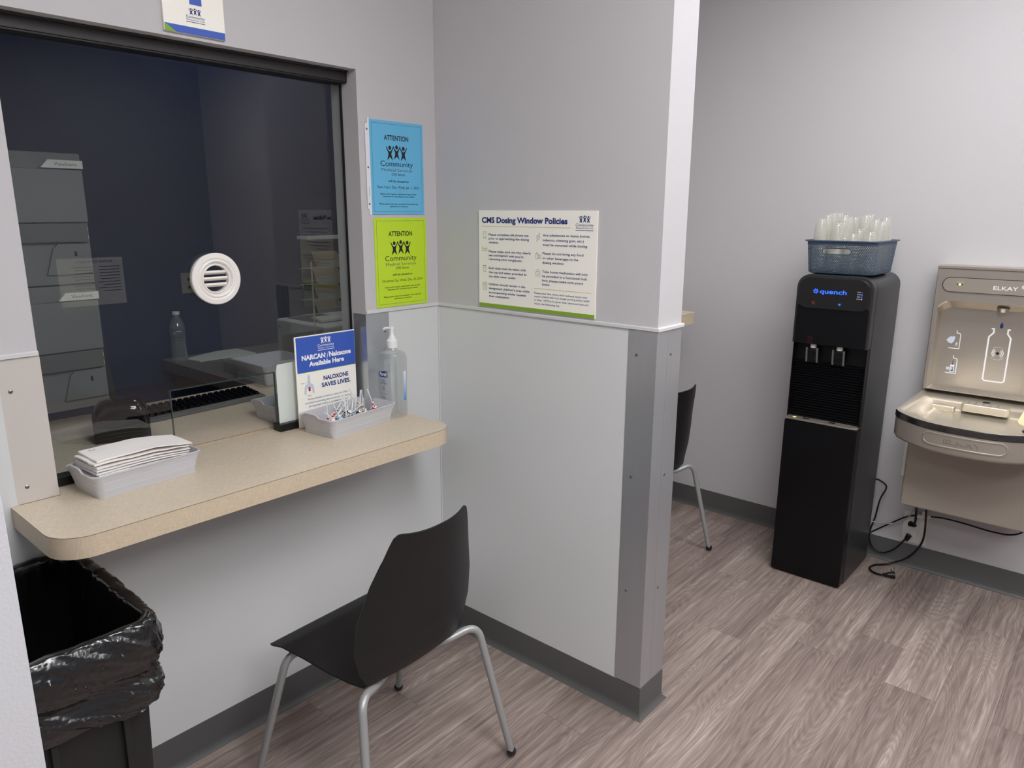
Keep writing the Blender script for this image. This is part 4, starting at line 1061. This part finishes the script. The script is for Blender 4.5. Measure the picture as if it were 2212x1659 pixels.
mb = MB(); mb.prism(rounded([(FY0+.020, 1.216), (FY1-.022, 1.216), (FY1-.022, 1.274), (FY0+.020, 1.274)], {0: .0285, 1: .0285, 2: .0285, 3: .0285}), XT-.0035, XT-.0002, 'darksteel', axis=0, bev=.0010); wpart(mb, 'status_panel_frame', df)
mb = MB(); mb.prism(rounded([(FY0+.023, 1.2185), (FY1-.025, 1.2185), (FY1-.025, 1.2715), (FY0+.023, 1.2715)], {0: .026, 1: .026, 2: .026, 3: .026}), XT-.0050, XT-.0036, 'champ', axis=0); wpart(mb, 'status_panel', df)
ik = Ink((XT-.005, 0, 2), (0, -1, 0), (0, 0, -1), (-1, 0, 0), lift=.0004)
ik.text('ELKAY', 1.398, 2-1.2345, .078, 'inkwhite', h=.0145, bold=.008); ik.text('FILTER STATUS', 1.276, 2-1.2555, .024, 'inkwhite', h=.0028); ik.disc(1.287, 2-1.2475, .0042, 'ledyellow'); ik.disc(1.2795, 2-1.2475, .0025, 'dark'); ik.disc(1.2945, 2-1.2475, .0025, 'dark')
ik.disc(1.4920, 2-1.2500, .0060, 'inkpale', sy=1.2); ik.rect(1.493, 2-1.257, 1.512, 2-1.252, 'inkpale')
ik.part('panel_printing', df)
XG = XT+.060
ik = Ink((XG, 0, 2), (0, -1, 0), (0, 0, -1), (-1, 0, 0), lift=.0006)
def B(y, z): return (-y, 2-z)
bt = [B(-1.4045, 1.080), B(-1.4130, 1.080), B(-1.4130, 1.064), B(-1.3995, 1.048), B(-1.3995, .880), B(-1.4060, .874), B(-1.4640, .874), B(-1.4710, .880), B(-1.4710, 1.048), B(-1.4590, 1.064), B(-1.4590, 1.080), B(-1.4670, 1.080)]
ik.stroke(bt, .0055, 'inkwhite')
c_ = B(-1.436, .986); ik.disc(c_[0], c_[1], .0052, 'dark', 1)
for r_ in (.0125, .0185):
    for a in (0, PI): ik.arc(c_[0], c_[1], r_, a-.9, a+.9, .003, 'inkwhite')
for i, ch in enumerate('sensor'):
    a = -PI/2+(i-2.5)*.24; ik.text(ch, c_[0]+.0265*math.cos(a)-.0018, c_[1]+.0250*math.sin(a)+.002, .0034, 'inkwhite', h=.0040, bold=.01)
for i, ch in enumerate('activated'):
    a = PI/2-(i-4)*.21; ik.text(ch, c_[0]+.0265*math.cos(a)-.0018, c_[1]+.0255*math.sin(a)+.0015, .0032, 'inkwhite', h=.0040, bold=.01)
ik.part('bottle_graphic', df); ik = Ink((XG, 0, 2), (0, -1, 0), (0, 0, -1), (-1, 0, 0), lift=.0006)
d_ = B(-1.4355, 1.094); dp_ = [(0, -.015), (.0045, -.004), (.006, .003), (.0045, .0085), (0, .0105), (-.0045, .0085), (-.006, .003), (-.0045, -.004)]
ik.poly([(d_[0]+a, d_[1]+b) for a, b in dp_], 'inkblue')
ik.part('drop_graphic', df)
for (z0, kind) in ((.988, 0), (.887, 1)):
    ik = Ink((XG, 0, 2), (0, -1, 0), (0, 0, -1), (-1, 0, 0), lift=.0006)
    base = B(-1.3045, z0)
    ik.stroke([(base[0]-.037, base[1]), (base[0], base[1]), (base[0], base[1]-.055), (base[0]-.003, base[1]-.061), (base[0]-.014, base[1]-.062), (base[0]-.014, base[1]-.073)], .0028, 'inkwhite')
    if kind == 0:
        ik.put([(base[0]-.048, base[1]-.032), (base[0]-.036, base[1]-.046), (base[0]-.017, base[1]-.048), (base[0]-.020, base[1]-.028), (base[0]-.028, base[1]-.018), (base[0]-.040, base[1]-.022)], [(0, 1, 2, 3, 4, 5)], 'inkpale')
        for r_ in (.005, .009): ik.arc(base[0]-.004, base[1]-.018, r_, PI*.7, PI*1.3, .002, 'inkwhite')
    else:
        ik.rect(base[0]-.021, base[1]-.034, base[0]-.007, base[1]-.005, 'inkwhite'); ik.rect(base[0]-.018, base[1]-.026, base[0]-.010, base[1]-.008, 'inkblue', 1); ik.rect(base[0]-.035, base[1]-.024, base[0]-.012, base[1]-.013, 'inkpale', 2); ik.rect(base[0]-.0150, base[1]-.052, base[0]-.0130, base[1]-.034, 'inkblue')
    ik.part('pictogram', df)
mb = MB(); mb.lathe([(.021, .0), (.021, -.004), (.017, -.012), (.012, -.018), (.006, -.018)], (XT+.030, -1.436, 1.166), 'steelbr', n=28); wpart(mb, 'filler_nozzle', df)
# basin
def outline(k, back=XR-.001, grow=0, n=40):
    """plan outline of the basin; k scales the bulge, grow insets/outsets"""
    pts = []
    hw = (FY1-FY0)/2+grow
    for i in range(n+1):
        t_ = -1+2*i/n
        xf_ = 1.038-grow+.125*abs(t_)**2.6
        if abs(t_) > .97: pass
        pts.append((xf_, FYC+hw*t_))
    # corner softening
    pts[0] = (pts[0][0]+.014, pts[0][1]); pts[-1] = (pts[-1][0]+.014, pts[-1][1])
    return [(back-(0 if grow >= 0 else .0), FYC-hw)]+pts+[(back, FYC+hw)]
def xfront(y, grow=0): return 1.038-grow+.125*abs((y-FYC)/((FY1-FY0)/2))**2.6
def oring(grow, z, back=XR-.001): return [(x, y, z) for x, y in outline(1, back, grow)]
RZ = .810
mb = MB(); mb.loft([oring(-.035, RZ-.098), oring(-.012, RZ-.104), oring(-.003, RZ-.099), oring(.001, RZ-.090), oring(.001, RZ-.024)], 'champ', True, False); wpart(mb, 'apron', df, smooth=50)
mb = MB(); mb.loft([oring(-.002, RZ-.024), oring(.003, RZ-.022), oring(.003, RZ-.004), oring(.001, RZ)], 'darksteel', False, False); wpart(mb, 'rim_band', df, smooth=50)
XB = XT-.012
inr = [oring(.001, RZ), oring(-.005, RZ+.0012), oring(-.012, RZ, XR-.001), oring(-.016, RZ-.006, XB-.035), oring(-.024, RZ-.010, XB-.040), oring(-.055, RZ-.015, XB-.050), oring(-.068, RZ-.034, XB-.060), oring(-.080, RZ-.044, XB-.075), oring(-.120, RZ-.048, XB-.11)]
mb = MB(); mb.loft(inr, 'steel', False, True); wpart(mb, 'bowl', df, smooth=60)
mb = MB(); mb.prism(rounded([(XB-.095, -1.365), (XB-.095, -1.52), (XB-.012, -1.52), (XB-.012, -1.365)], {0: .012, 1: .012, 2: .008, 3: .008}), RZ-.034, RZ-.0035, 'steel', bev=.004, seg=3); wpart(mb, 'drain_shelf', df)
mb = MB()
for k in range(5):
    y_ = -1.385-k*.024
    mb.prism(rounded([(XB-.080, y_-.0040), (XB-.036, y_-.0040), (XB-.036, y_+.0040), (XB-.080, y_+.0040)], {0: .004, 1: .004, 2: .004, 3: .004}, 4), RZ-.0040, RZ-.0030, 'champ')
mb.lathe([(.014, 0), (.014, .0006), (.001, .0006)], (XB-.022, -1.437, RZ-.0036), 'dark', n=20); wpart(mb, 'drain_slots', df)
mb = MB(); mb.prism(rounded([(XB-.090, -1.232), (XB-.090, -1.345), (XB-.012, -1.345), (XB-.012, -1.232)], {0: .03, 1: .008, 2: .006, 3: .02}), RZ-.046, RZ-.024, 'steel', bev=.006, seg=3); wpart(mb, 'side_shelf', df)
# bubbler
BX, BY = 1.165, -1.625
mb = MB(); mb.lathe([(.034, 0), (.033, .004), (.027, .010), (.024, .030), (.021, .042), (.012, .049), (.001, .051)], (BX, BY, RZ-.006), 'chrome', n=28); bb = wpart(mb, 'bubbler', df, 'chrome bubbler housing')
mb = MB(); cv = spline([(BX-.030, BY+.022, RZ+.020), (BX-.004, BY+.034, RZ+.024), (BX+.028, BY+.030, RZ+.040), (BX+.050, BY+.026, RZ+.062), (BX+.052, BY+.027, RZ+.078)], 6)
rg = []
for i, p in enumerate(cv):
    f_ = i/(len(cv)-1); w2 = .003+.013*math.sin(PI*min(1, f_*1.05+.02))**.8
    rg.append([p+Vector((-.004, w2*.9, 0)), p+Vector((.002, w2*.5, .003)), p+Vector((.002, -w2*.5, .003)), p+Vector((-.004, -w2*.9, 0)), p+Vector((-.003, 0, -.004))])
mb.loft(rg, 'ivory'); wpart(mb, 'mouth_guard', df, 'ivory rubber mouth guard', smooth=60)
# push bar with lettering, its relief shade painted in
def pill_ring(hw, hh, zc, grow, n=10):
    out = []
    for sx, a0 in ((1, -PI/2), (-1, PI/2)):
        for k in range(n+1):
            a = a0+k*PI/n; y = FYC+sx*(hw-hh)+hh*math.cos(a)*1.0; z = zc+hh*math.sin(a); out.append((y, z))
    return out
def pill(hw, hh, zc, g): return [(xfront(y, g), y, z) for y, z in sub]
def pill_pts(hw, hh, zc, n=12, m_=14):
    pts = []
    for k in range(n+1): a = -PI/2+k*PI/n; pts.append((FYC+(hw-hh)+hh*math.cos(a), zc+hh*math.sin(a)))
    for k in range(1, m_): pts.append((FYC+(hw-hh)*(1-2*k/m_), zc+hh))
    for k in range(n+1): a = PI/2+k*PI/n; pts.append((FYC-(hw-hh)+hh*math.cos(a), zc+hh*math.sin(a)))
    for k in range(1, m_): pts.append((FYC-(hw-hh)*(1-2*k/m_), zc-hh))
    return pts
PZ = .757
def prg(hw, hh, g): return [(xfront(y, g), y, z) for y, z in pill_pts(hw, hh, PZ)]
mb = MB(); rings = [prg(.128, .0235, .0012), prg(.128, .0235, .0040), prg(.1265, .0220, .0050), prg(.1230, .0185, .0050), prg(.1215, .0170, .0035)]
mb.loft(rings, 'champ', False, False)
# face strip quads across the pill
pp = pill_pts(.1215, .0170, PZ); n = len(pp); k0 = len(mb.v); mb.v += [(xfront(y, .0035), y, z) for y, z in pp]; mi_ = mb.mi('champ')
right = list(range(0, 13)); top = list(range(13, 26)); left = list(range(26, 39)); bot = list(range(39, 52))
upper = [12]+top+[26]; lower = [0]+bot[::-1]+[38]
for i in range(len(upper)-1): mb.f.append((k0+upper[i], k0+upper[i+1], k0+lower[i+1], k0+lower[i])); mb.m.append(mi_)
mb.f.append(tuple(k0+i for i in right)); mb.m.append(mi_); mb.f.append(tuple(k0+i for i in left)); mb.m.append(mi_)
wpart(mb, 'push_bar', df, smooth=45)
def warpf(p): return Vector((xfront(p.y, .0035)-(1.2-p.x), p.y, p.z))
for lift, nm in ((.0012, 'shaded_lettering'),):
    ik = Ink((1.2, 0, 2), (0, -1, 0), (0, 0, -1), (-1, 0, 0), lift=lift, warp=warpf)
    ik.text('ELKAY', 1.391, 2-.7495, .112, 'darksteel', h=.0150);  # dark copy offset behind the letters as their painted shade
    ik2 = Ink((1.2, 0, 2), (0, -1, 0), (0, 0, -1), (-1, 0, 0), lift=lift+.0006, warp=warpf); ik2.text('ELKAY', 1.3920, 2-.7503, .112, 'champ', h=.0150)
    ik.mb.add(ik2.mb.v, ik2.mb.f, 'champ'); ik.part(nm, df)
mb = MB(); mb.box((1.325, FY0+.018, .392), (XR-.0018, FY1-.020, RZ-.101), 'pebble', .008, 3); wpart(mb, 'cabinet', df)
mb = MB(); mb.box((1.50, FY0+.06, .375), (XR-.0018, FY1-.08, .3915), 'dark', .002); wpart(mb, 'underside_tray', df)

# ------------------------------------------------------------------ outlets and cords
ou = thing('wall_outlet', (XR-.002, -1.222, .175), 'white wall outlet plate below the drinking fountain with two plugs', 'outlet')
mb = MB(); mb.box((XR-.006, -1.280, .113), (XR-.0005, -1.186, .252), 'whiteplastic', .0015); wpart(mb, 'plate', ou)
for z_ in (.205, .152):
    mb = MB(); mb.box((XR-.0078, -1.240, z_-.016), (XR-.0061, -1.205, z_+.016), 'softwhite', .0008); wpart(mb, 'socket', ou)
wp = thing('blank_wall_plate', (XR-.002, -1.19, .48), 'white plate edge on the wall just left of the fountain cabinet', 'wall plate')
mb = MB(); mb.box((XR-.007, -1.225, .405), (XR-.0005, -1.151, .555), 'whiteplastic', .0015); wpart(mb, 'plate', wp)
def cord(name, pts, r, m, label, cat='cord', plug=None, n=8):
    c = thing(name, pts[0], label, cat); mb = MB(); mb.tube(spline(pts, 8), r, m, n); wpart(mb, 'cable', c, smooth=80)
    if plug: p, d = plug; mb = MB(); mb.tube([Vector(p)-Vector(d)*.026, Vector(p)-Vector(d)*.020, Vector(p)-Vector(d)*.018, Vector(p), Vector(p)+Vector(d)*.004], lambda q: .007+.006*q, m, 12); wpart(mb, 'plug', c)
    return c
XW = 1.628
ca = cord('power_cord', [(1.600, -1.052, .379), (XW, -1.075, .368), (XW, -1.105, .344), (XW, -1.086, .281), (XW, -1.075, .193), (XW, -1.060, .109), (XW, -1.079, .052), (XW, -1.124, .038), (XW-.006, -1.172, .075), (XW-.004, -1.206, .130)], .0036, 'cable', 'black power cord looping down from the cooler back to the lower socket', plug=((XW-.003, -1.218, .150), (.15, -.35, .92)))
cb_ = cord('power_cord', [(XW-.01, -1.236, .385), (XW-.008, -1.233, .300), (XW-.008, -1.236, .225), (XW-.004, -1.226, .205)], .0048, 'cable', 'short black power cord from the fountain into the upper socket', plug=((XW+.004, -1.218, .202), (.5, .8, -.1)))
cord('water_tube', [(1.602, -1.050, .178), (1.620, -1.070, .174), (XW, -1.098, .172), (XW, -1.159, .190), (XW-.006, -1.201, .226), (XW-.004, -1.221, .275), (XW-.004, -1.223, .388)], .0026, 'cablegrey', 'thin pale grey tube sagging from the cooler up to the fountain', 'tube')
cord('water_tube', [(1.602, -1.050, .104), (XW+.014, -1.068, .118), (XW+.014, -1.130, .172), (XW+.012, -1.200, .229), (XW+.004, -1.244, .247)], .0032, 'cable', 'thin black tube slanting up from the cooler to the white tee fitting', 'tube')
cord('water_tube', [(XW, -1.284, .257), (XW, -1.343, .264), (XW, -1.423, .262), (XW, -1.506, .256), (XW, -1.575, .262), (XW-.01, -1.62, .30), (XW-.02, -1.63, .374)], .0036, 'cable', 'black tube running right from the tee fitting under the fountain', 'tube')
tf = thing('tee_fitting', (XW, -1.265, .250), 'white plastic tee pipe fitting under the left corner of the fountain', 'pipe fitting')
mb = MB(); mb.tube([(XW, -1.244, .247), (XW, -1.286, .257)], .008, 'whiteplastic', 14); mb.tube([(XW, -1.264, .252), (XW, -1.262, .274)], .008, 'whiteplastic', 14); mb.tube([(XW, -1.240, .246), (XW, -1.248, .248)], .010, 'whiteplastic', 14); mb.tube([(XW, -1.281, .256), (XW, -1.290, .258)], .010, 'whiteplastic', 14); wpart(mb, 'tee', tf)
cc = cord('power_cord', [(XW-.012, -1.268, .380), (XW-.010, -1.270, .300), (XW-.010, -1.277, .175), (XW-.014, -1.262, .109), (XW-.022, -1.222, .050), (1.590, -1.160, .010), (1.545, -1.116, .0065), (1.498, -1.108, .0065), (1.472, -1.130, .0065), (1.462, -1.158, .0090), (1.464, -1.178, .0130)], .0042, 'cable', 'loose unplugged black power cord lying on the floor with its plug')
mb = MB(); mb.tube([(1.464, -1.170, .012), (1.466, -1.184, .014), (1.468, -1.190, .0165), (1.476, -1.204, .0165), (1.480, -1.210, .0165)], lambda q: .006+.010*q, 'cable', 14); pg = wpart(mb, 'plug', cc)
for dz in (0, .012):
    mb = MB(); mb.box((1.480, -1.206, .024+dz*.2), (1.4815, -1.199+dz*.4, .046), 'chrome'); o_ = wpart(mb, 'prong', cc)
    if dz: o_.location = (.008, .0, .0)

# ------------------------------------------------------------------ behind the glass
# keyboard
kb = thing('keyboard', (-.632, .50, ZC), 'black computer keyboard on the staff desk seen through the opening', 'keyboard')
mb = MB(); mb.prism([(.0, .0), (.0, .010), (.112, .024), (.112, .004)], -.225, .225, 'blackplastic', axis=0, bev=.001)
kbx = thing
part(mb, 'case', kb)
mb = MB(); mb.prism([(-.004, .001), (-.004, .010), (.016, .0135), (.016, .0128), (-.0005, .0098), (-.0005, .001)], -.2245, .2245, 'monitor', axis=0); part(mb, 'front_lip', kb, 'grey front lip')
kc = MB(); kc.loft([[(x, y, 0) for x, y in rrect(.0155, .0155, .002, 2)], [(x, y, .009) for x, y in rrect(.0120, .0120, .002, 2)]], 'blackgloss')
key0 = part(kc, 'keycap', kb); kf = True
for r_ in range(5):
    for c__ in range(20):
        o = key0 if kf else key0.copy()
        if not kf: COL.objects.link(o)
        kf = False
        y_ = .028+r_*.0178; o.location = (-.208+c__*.0219, y_, .010+.014*y_/.112+.0006); o.rotation_euler = (math.atan(.014/.112), 0, 0); o.scale = (1.1, .92, .8)
kb.location = (-.632, .455, ZC); kb.rotation_euler = (0, 0, .05)
# small cup in the rear tray
cu = thing('small_cup', (-.500, .195, ZC+.0045), 'small upturned white plastic cup in the tray behind the opening', 'cup')
mb = MB(); mb.lathe([(.034, 0), (.034, .003), (.0325, .004), (.024, .078), (.022, .080), (.001, .080)], (0, 0, 0), 'cupwhite', n=28, cap=False); part(mb, 'cup_wall', cu)
# water bottle
pbm = thing('water_bottle', (-.305, 1.325, ZC+.0005), 'half-full clear plastic water bottle on the far left corner of the staff desk', 'bottle')
mb = MB(); prof = [(.020, .003), (.029, .0), (.0315, .006)]
for k in range(9): prof += [(.0325-.0012*(k > 3), .010+k*.0105), (.0300-.0012*(k > 3), .0152+k*.0105)]
prof += [(.0315, .106), (.0325, .110), (.0325, .150), (.0300, .160), (.0220, .182), (.0140, .197), (.0130, .204)]
mb.lathe(prof, (0, 0, 0), 'clear', n=32); part(mb, 'bottle_wall', pbm)
mb = MB(); mb.lathe([(.014, .2045), (.0150, .2055), (.0150, .2165), (.0140, .2175), (.001, .2178)], (0, 0, 0), 'softwhite', n=24); part(mb, 'screw_cap', pbm)
mb = MB(); mb.lathe([(.0329, .112), (.0329, .146)], (0, 0, 0), thin_glass('bottle_label', (.75, .8, .9), 1.4, .2, milk=.18, milk_rgb=(170, 185, 210)), n=32, cap=False); part(mb, 'label_band', pbm)
loc_ = Vector(pbm.location)
def wrapb(p):
    a = (p.x-loc_.x)/.0332; return Vector((loc_.x+.0334*math.sin(a-.35), loc_.y-.0334*math.cos(a-.35), p.z))
ik = Ink((loc_.x-.02, loc_.y-.034, loc_.z+.150), (1, 0, 0), (0, 0, -1), (0, -1, 0), warp=wrapb); ik.text('nes', .012, .018, .020, 'inkwhite', h=.008); ik.disc(.004, .022, .004, 'gold'); ik.part('label_print', pbm)
# paper pad
pp_ = thing('paper_pad', (-.14, 1.31, ZC), 'flat pale paper pad lying on the staff desk beside the water bottle', 'paper')
mb = MB(); mb.prism([(-.275, 1.335), (-.262, 1.235), (.005, 1.232), (.0, 1.400), (-.10, 1.405)], ZC+.0002, ZC+.006, 'printer', bev=.001); wpart(mb, 'pad', pp_)
# printer
pr = thing('printer', (.2, 1.2, ZC), 'boxy pale grey printer on the staff desk behind the upright naloxone notice', 'printer')
mb = MB(); mb.box((.027, .72, ZC+.0005), (.40, 1.08, ZC+.178), 'printer', .010, 3); wpart(mb, 'body', pr)
mb = MB(); mb.box((.06, .86, ZC+.1782), (.24, 1.04, ZC+.181), 'monitord', .001); wpart(mb, 'output_bay', pr)
mb = MB(); mb.prism([(.07, .80), (.22, .80), (.22, .90), (.10, .92)], ZC+.182, ZC+.192, 'whiteplastic', bev=.001); wpart(mb, 'paper_stop', pr)
ik = Ink((.027, 1.08, ZC+.178), (0, -1, 0), (0, 0, -1), (-1, 0, 0)); ik.rect(.018, .022, .034, .046, 'silverstrip'); ik.stroke([(.021, .025), (.021, .043)], .002, 'monitord', 1); ik.stroke([(.031, .025), (.031, .043)], .002, 'monitord', 1); ik.stroke([(.021, .034), (.031, .034)], .002, 'monitord', 1); ik.part('maker_mark', pr)
# file rack with folders
fr = thing('file_rack', (.48, 1.40, 1.03), 'grey hanging file rack on the navy wall behind the window right edge', 'rack')
mb = MB(); mb.box((.40, YN-.012, 1.03), (.74, YN-.001, 1.372), 'monitord', .002); wpart(mb, 'back_panel', fr)
mb = MB(); mb.box((.385, 1.33, 1.374), (.75, YN-.001, 1.390), 'softwhite', .002); wpart(mb, 'top_shelf', fr)
mb = MB(); mb.prism([(1.22, 1.372), (YN-.013, 1.372), (YN-.013, 1.04), (1.36, 1.04)], .70, .704, 'monitord', axis=0); wpart(mb, 'side_panel', fr)
for k in range(4):
    zt = 1.300-.0785*k
    mb = MB(); mb.prism([(1.232, zt-.022), (1.236, zt-.022), (1.250, zt-.058), (YN-.013, zt-.070), (YN-.013, zt-.074), (1.246, zt-.062)], .375, .699, 'printer', axis=0); wpart(mb, 'pocket', fr)
    fo = thing('manila_folder', (.52, 1.25, zt-.05), 'manila folder in the %s pocket of the hanging file rack' % ('top', 'second', 'third', 'lowest')[k], 'folder', 'manila folders in the wall rack')
    mb = MB(); xf = Matrix.Translation((0, 1.2545, zt-.055)) @ Matrix.Rotation(math.radians(12), 4, 'X')
    mb.prism([(.372, .004), (.690, .004), (.690, .052), (.505, .052), (.478, .077), (.338, .077), (.345, .060)], -.0012, .0012, 'manila', axis=1, xf=xf); wpart(mb, 'cover', fo, smooth=0)
# monitors on a stand
st = thing('monitor_stand', (-1.14, .56, ZC), 'black upright stand carrying two stacked monitors behind the glass', 'stand')
mb = MB(); mb.lathe([(.11, 0), (.11, .006), (.10, .010), (.02, .012)], (-1.18, .555, ZC+.0002), 'blackplastic', n=36); wpart(mb, 'base', st)
mb = MB(); mb.tube([(-1.18, .555, ZC+.01), (-1.18, .555, 1.60)], .018, 'blackplastic', 16); wpart(mb, 'pole', st)
mb = MB(); mb.prism([(-.905, ZC+.0005), (-.850, ZC+.0005), (-.885, 1.20), (-.905, 1.20)], .565, .585, 'blackplastic', axis=1, bev=.002); wpart(mb, 'side_panel', st)
def monitor(zt, label):
    m_ = thing('monitor', (-1.175, .50, zt-.36), label, 'monitor')
    x1, x0 = -.897, -1.45
    mb = MB(); mb.box((x0, .520, zt-.365), (x1, .535, zt), 'monitor', .003); wpart(mb, 'case', m_)
    mb = MB(); mb.box((x0+.03, .507, zt-.19), (x1-.002, .5195, zt-.045), 'monitor', .003); wpart(mb, 'rear_bulge', m_)
    mb = MB(); mb.box((x0+.05, .503, zt-.245), (x1-.008, .5195, zt-.192), 'monitord', .003); wpart(mb, 'port_band', m_)
    for k in (0, 1):
        mb = MB(); mb.box((x1-.0078, .506, zt-.214-k*.024), (x1-.0068, .512, zt-.202-k*.024), 'silverstrip'); wpart(mb, 'port', m_)
    mb = MB(); mb.prism([(-1.005, zt-.042), (x1-.0005, zt-.042), (x1-.0005, zt-.020), (-.985, zt-.020)], .5035, .519, 'silverstrip', axis=1); wpart(mb, 'nameplate', m_, smooth=0)
    ik = Ink((-1.005, .5035, zt-.020), (1, 0, 0), (0, 0, -1), (0, -1, 0)); ik.text('ViewSonic', .034, .0155, .058, 'inkgrey', h=.0095); ik.part('maker_name', m_)
    mb = MB(); mb.prism([(-1.02, zt-.335), (x1-.004, zt-.335), (x1-.004, zt-.250), (-.985, zt-.250), (-.998, zt-.262)], .512, .5195, 'monitor', axis=1); mb.box((-.945, .5105, zt-.285), (-.939, .5122, zt-.272), 'dark'); wpart(mb, 'lower_cover', m_)
monitor(1.668, 'grey monitor seen from the back, upper of the two behind the glass')
monitor(1.300, 'grey monitor seen from the back, lower of the two behind the glass')
# glossy black label printer
bd = thing('card_reader', (-.93, .36, ZC), 'glossy black round-topped device on the staff desk behind the paper bags', 'device')
mb = MB(); rings = []
for k in range(13):
    a = k/12; x_ = -.072+.144*a; 
    hh = .118*(1-abs(2*a-1)**5*.30)
    rings.append([(x_, -.05, 0.0), (x_, -.052, hh*.7), (x_, -.040, hh*.93), (x_, -.015, hh), (x_, .03, hh*.96), (x_, .05, hh*.8), (x_, .052, 0.0)])
mb.loft(rings, 'blackgloss'); part(mb, 'housing', bd, smooth=60)
bd.rotation_euler = (0, 0, -.35)
# wall outlet on the navy wall
no = thing('wall_outlet', (-.2, YN-.002, 1.195), 'dim outlet plate on the navy wall just left of the round vent', 'outlet')
mb = MB(); mb.box((-.222, YN-.006, 1.150), (-.152, YN-.0005, 1.240), 'outletgrey', .001); wpart(mb, 'plate', no)
mb = MB(); mb.box((-.192, YN-.0075, 1.170), (-.182, YN-.0061, 1.182), 'dark'); mb.box((-.192, YN-.0075, 1.205), (-.182, YN-.0061, 1.217), 'dark'); wpart(mb, 'socket', no)
# slim rod
rd = thing('upright_rod', (-.12, .8, ZC), 'thin upright metal rod standing on the staff desk left of the printer', 'rod')
rd.location = (-.062, .65, ZC)
mb = MB(); mb.tube([(0, 0, .012), (0, 0, .452)], .0034, 'silverstrip', 10); part(mb, 'shaft', rd); mb = MB(); mb.lathe([(.024, 0), (.024, .005), (.008, .012)], (0, 0, .0002), 'blackplastic', n=24); part(mb, 'base', rd)
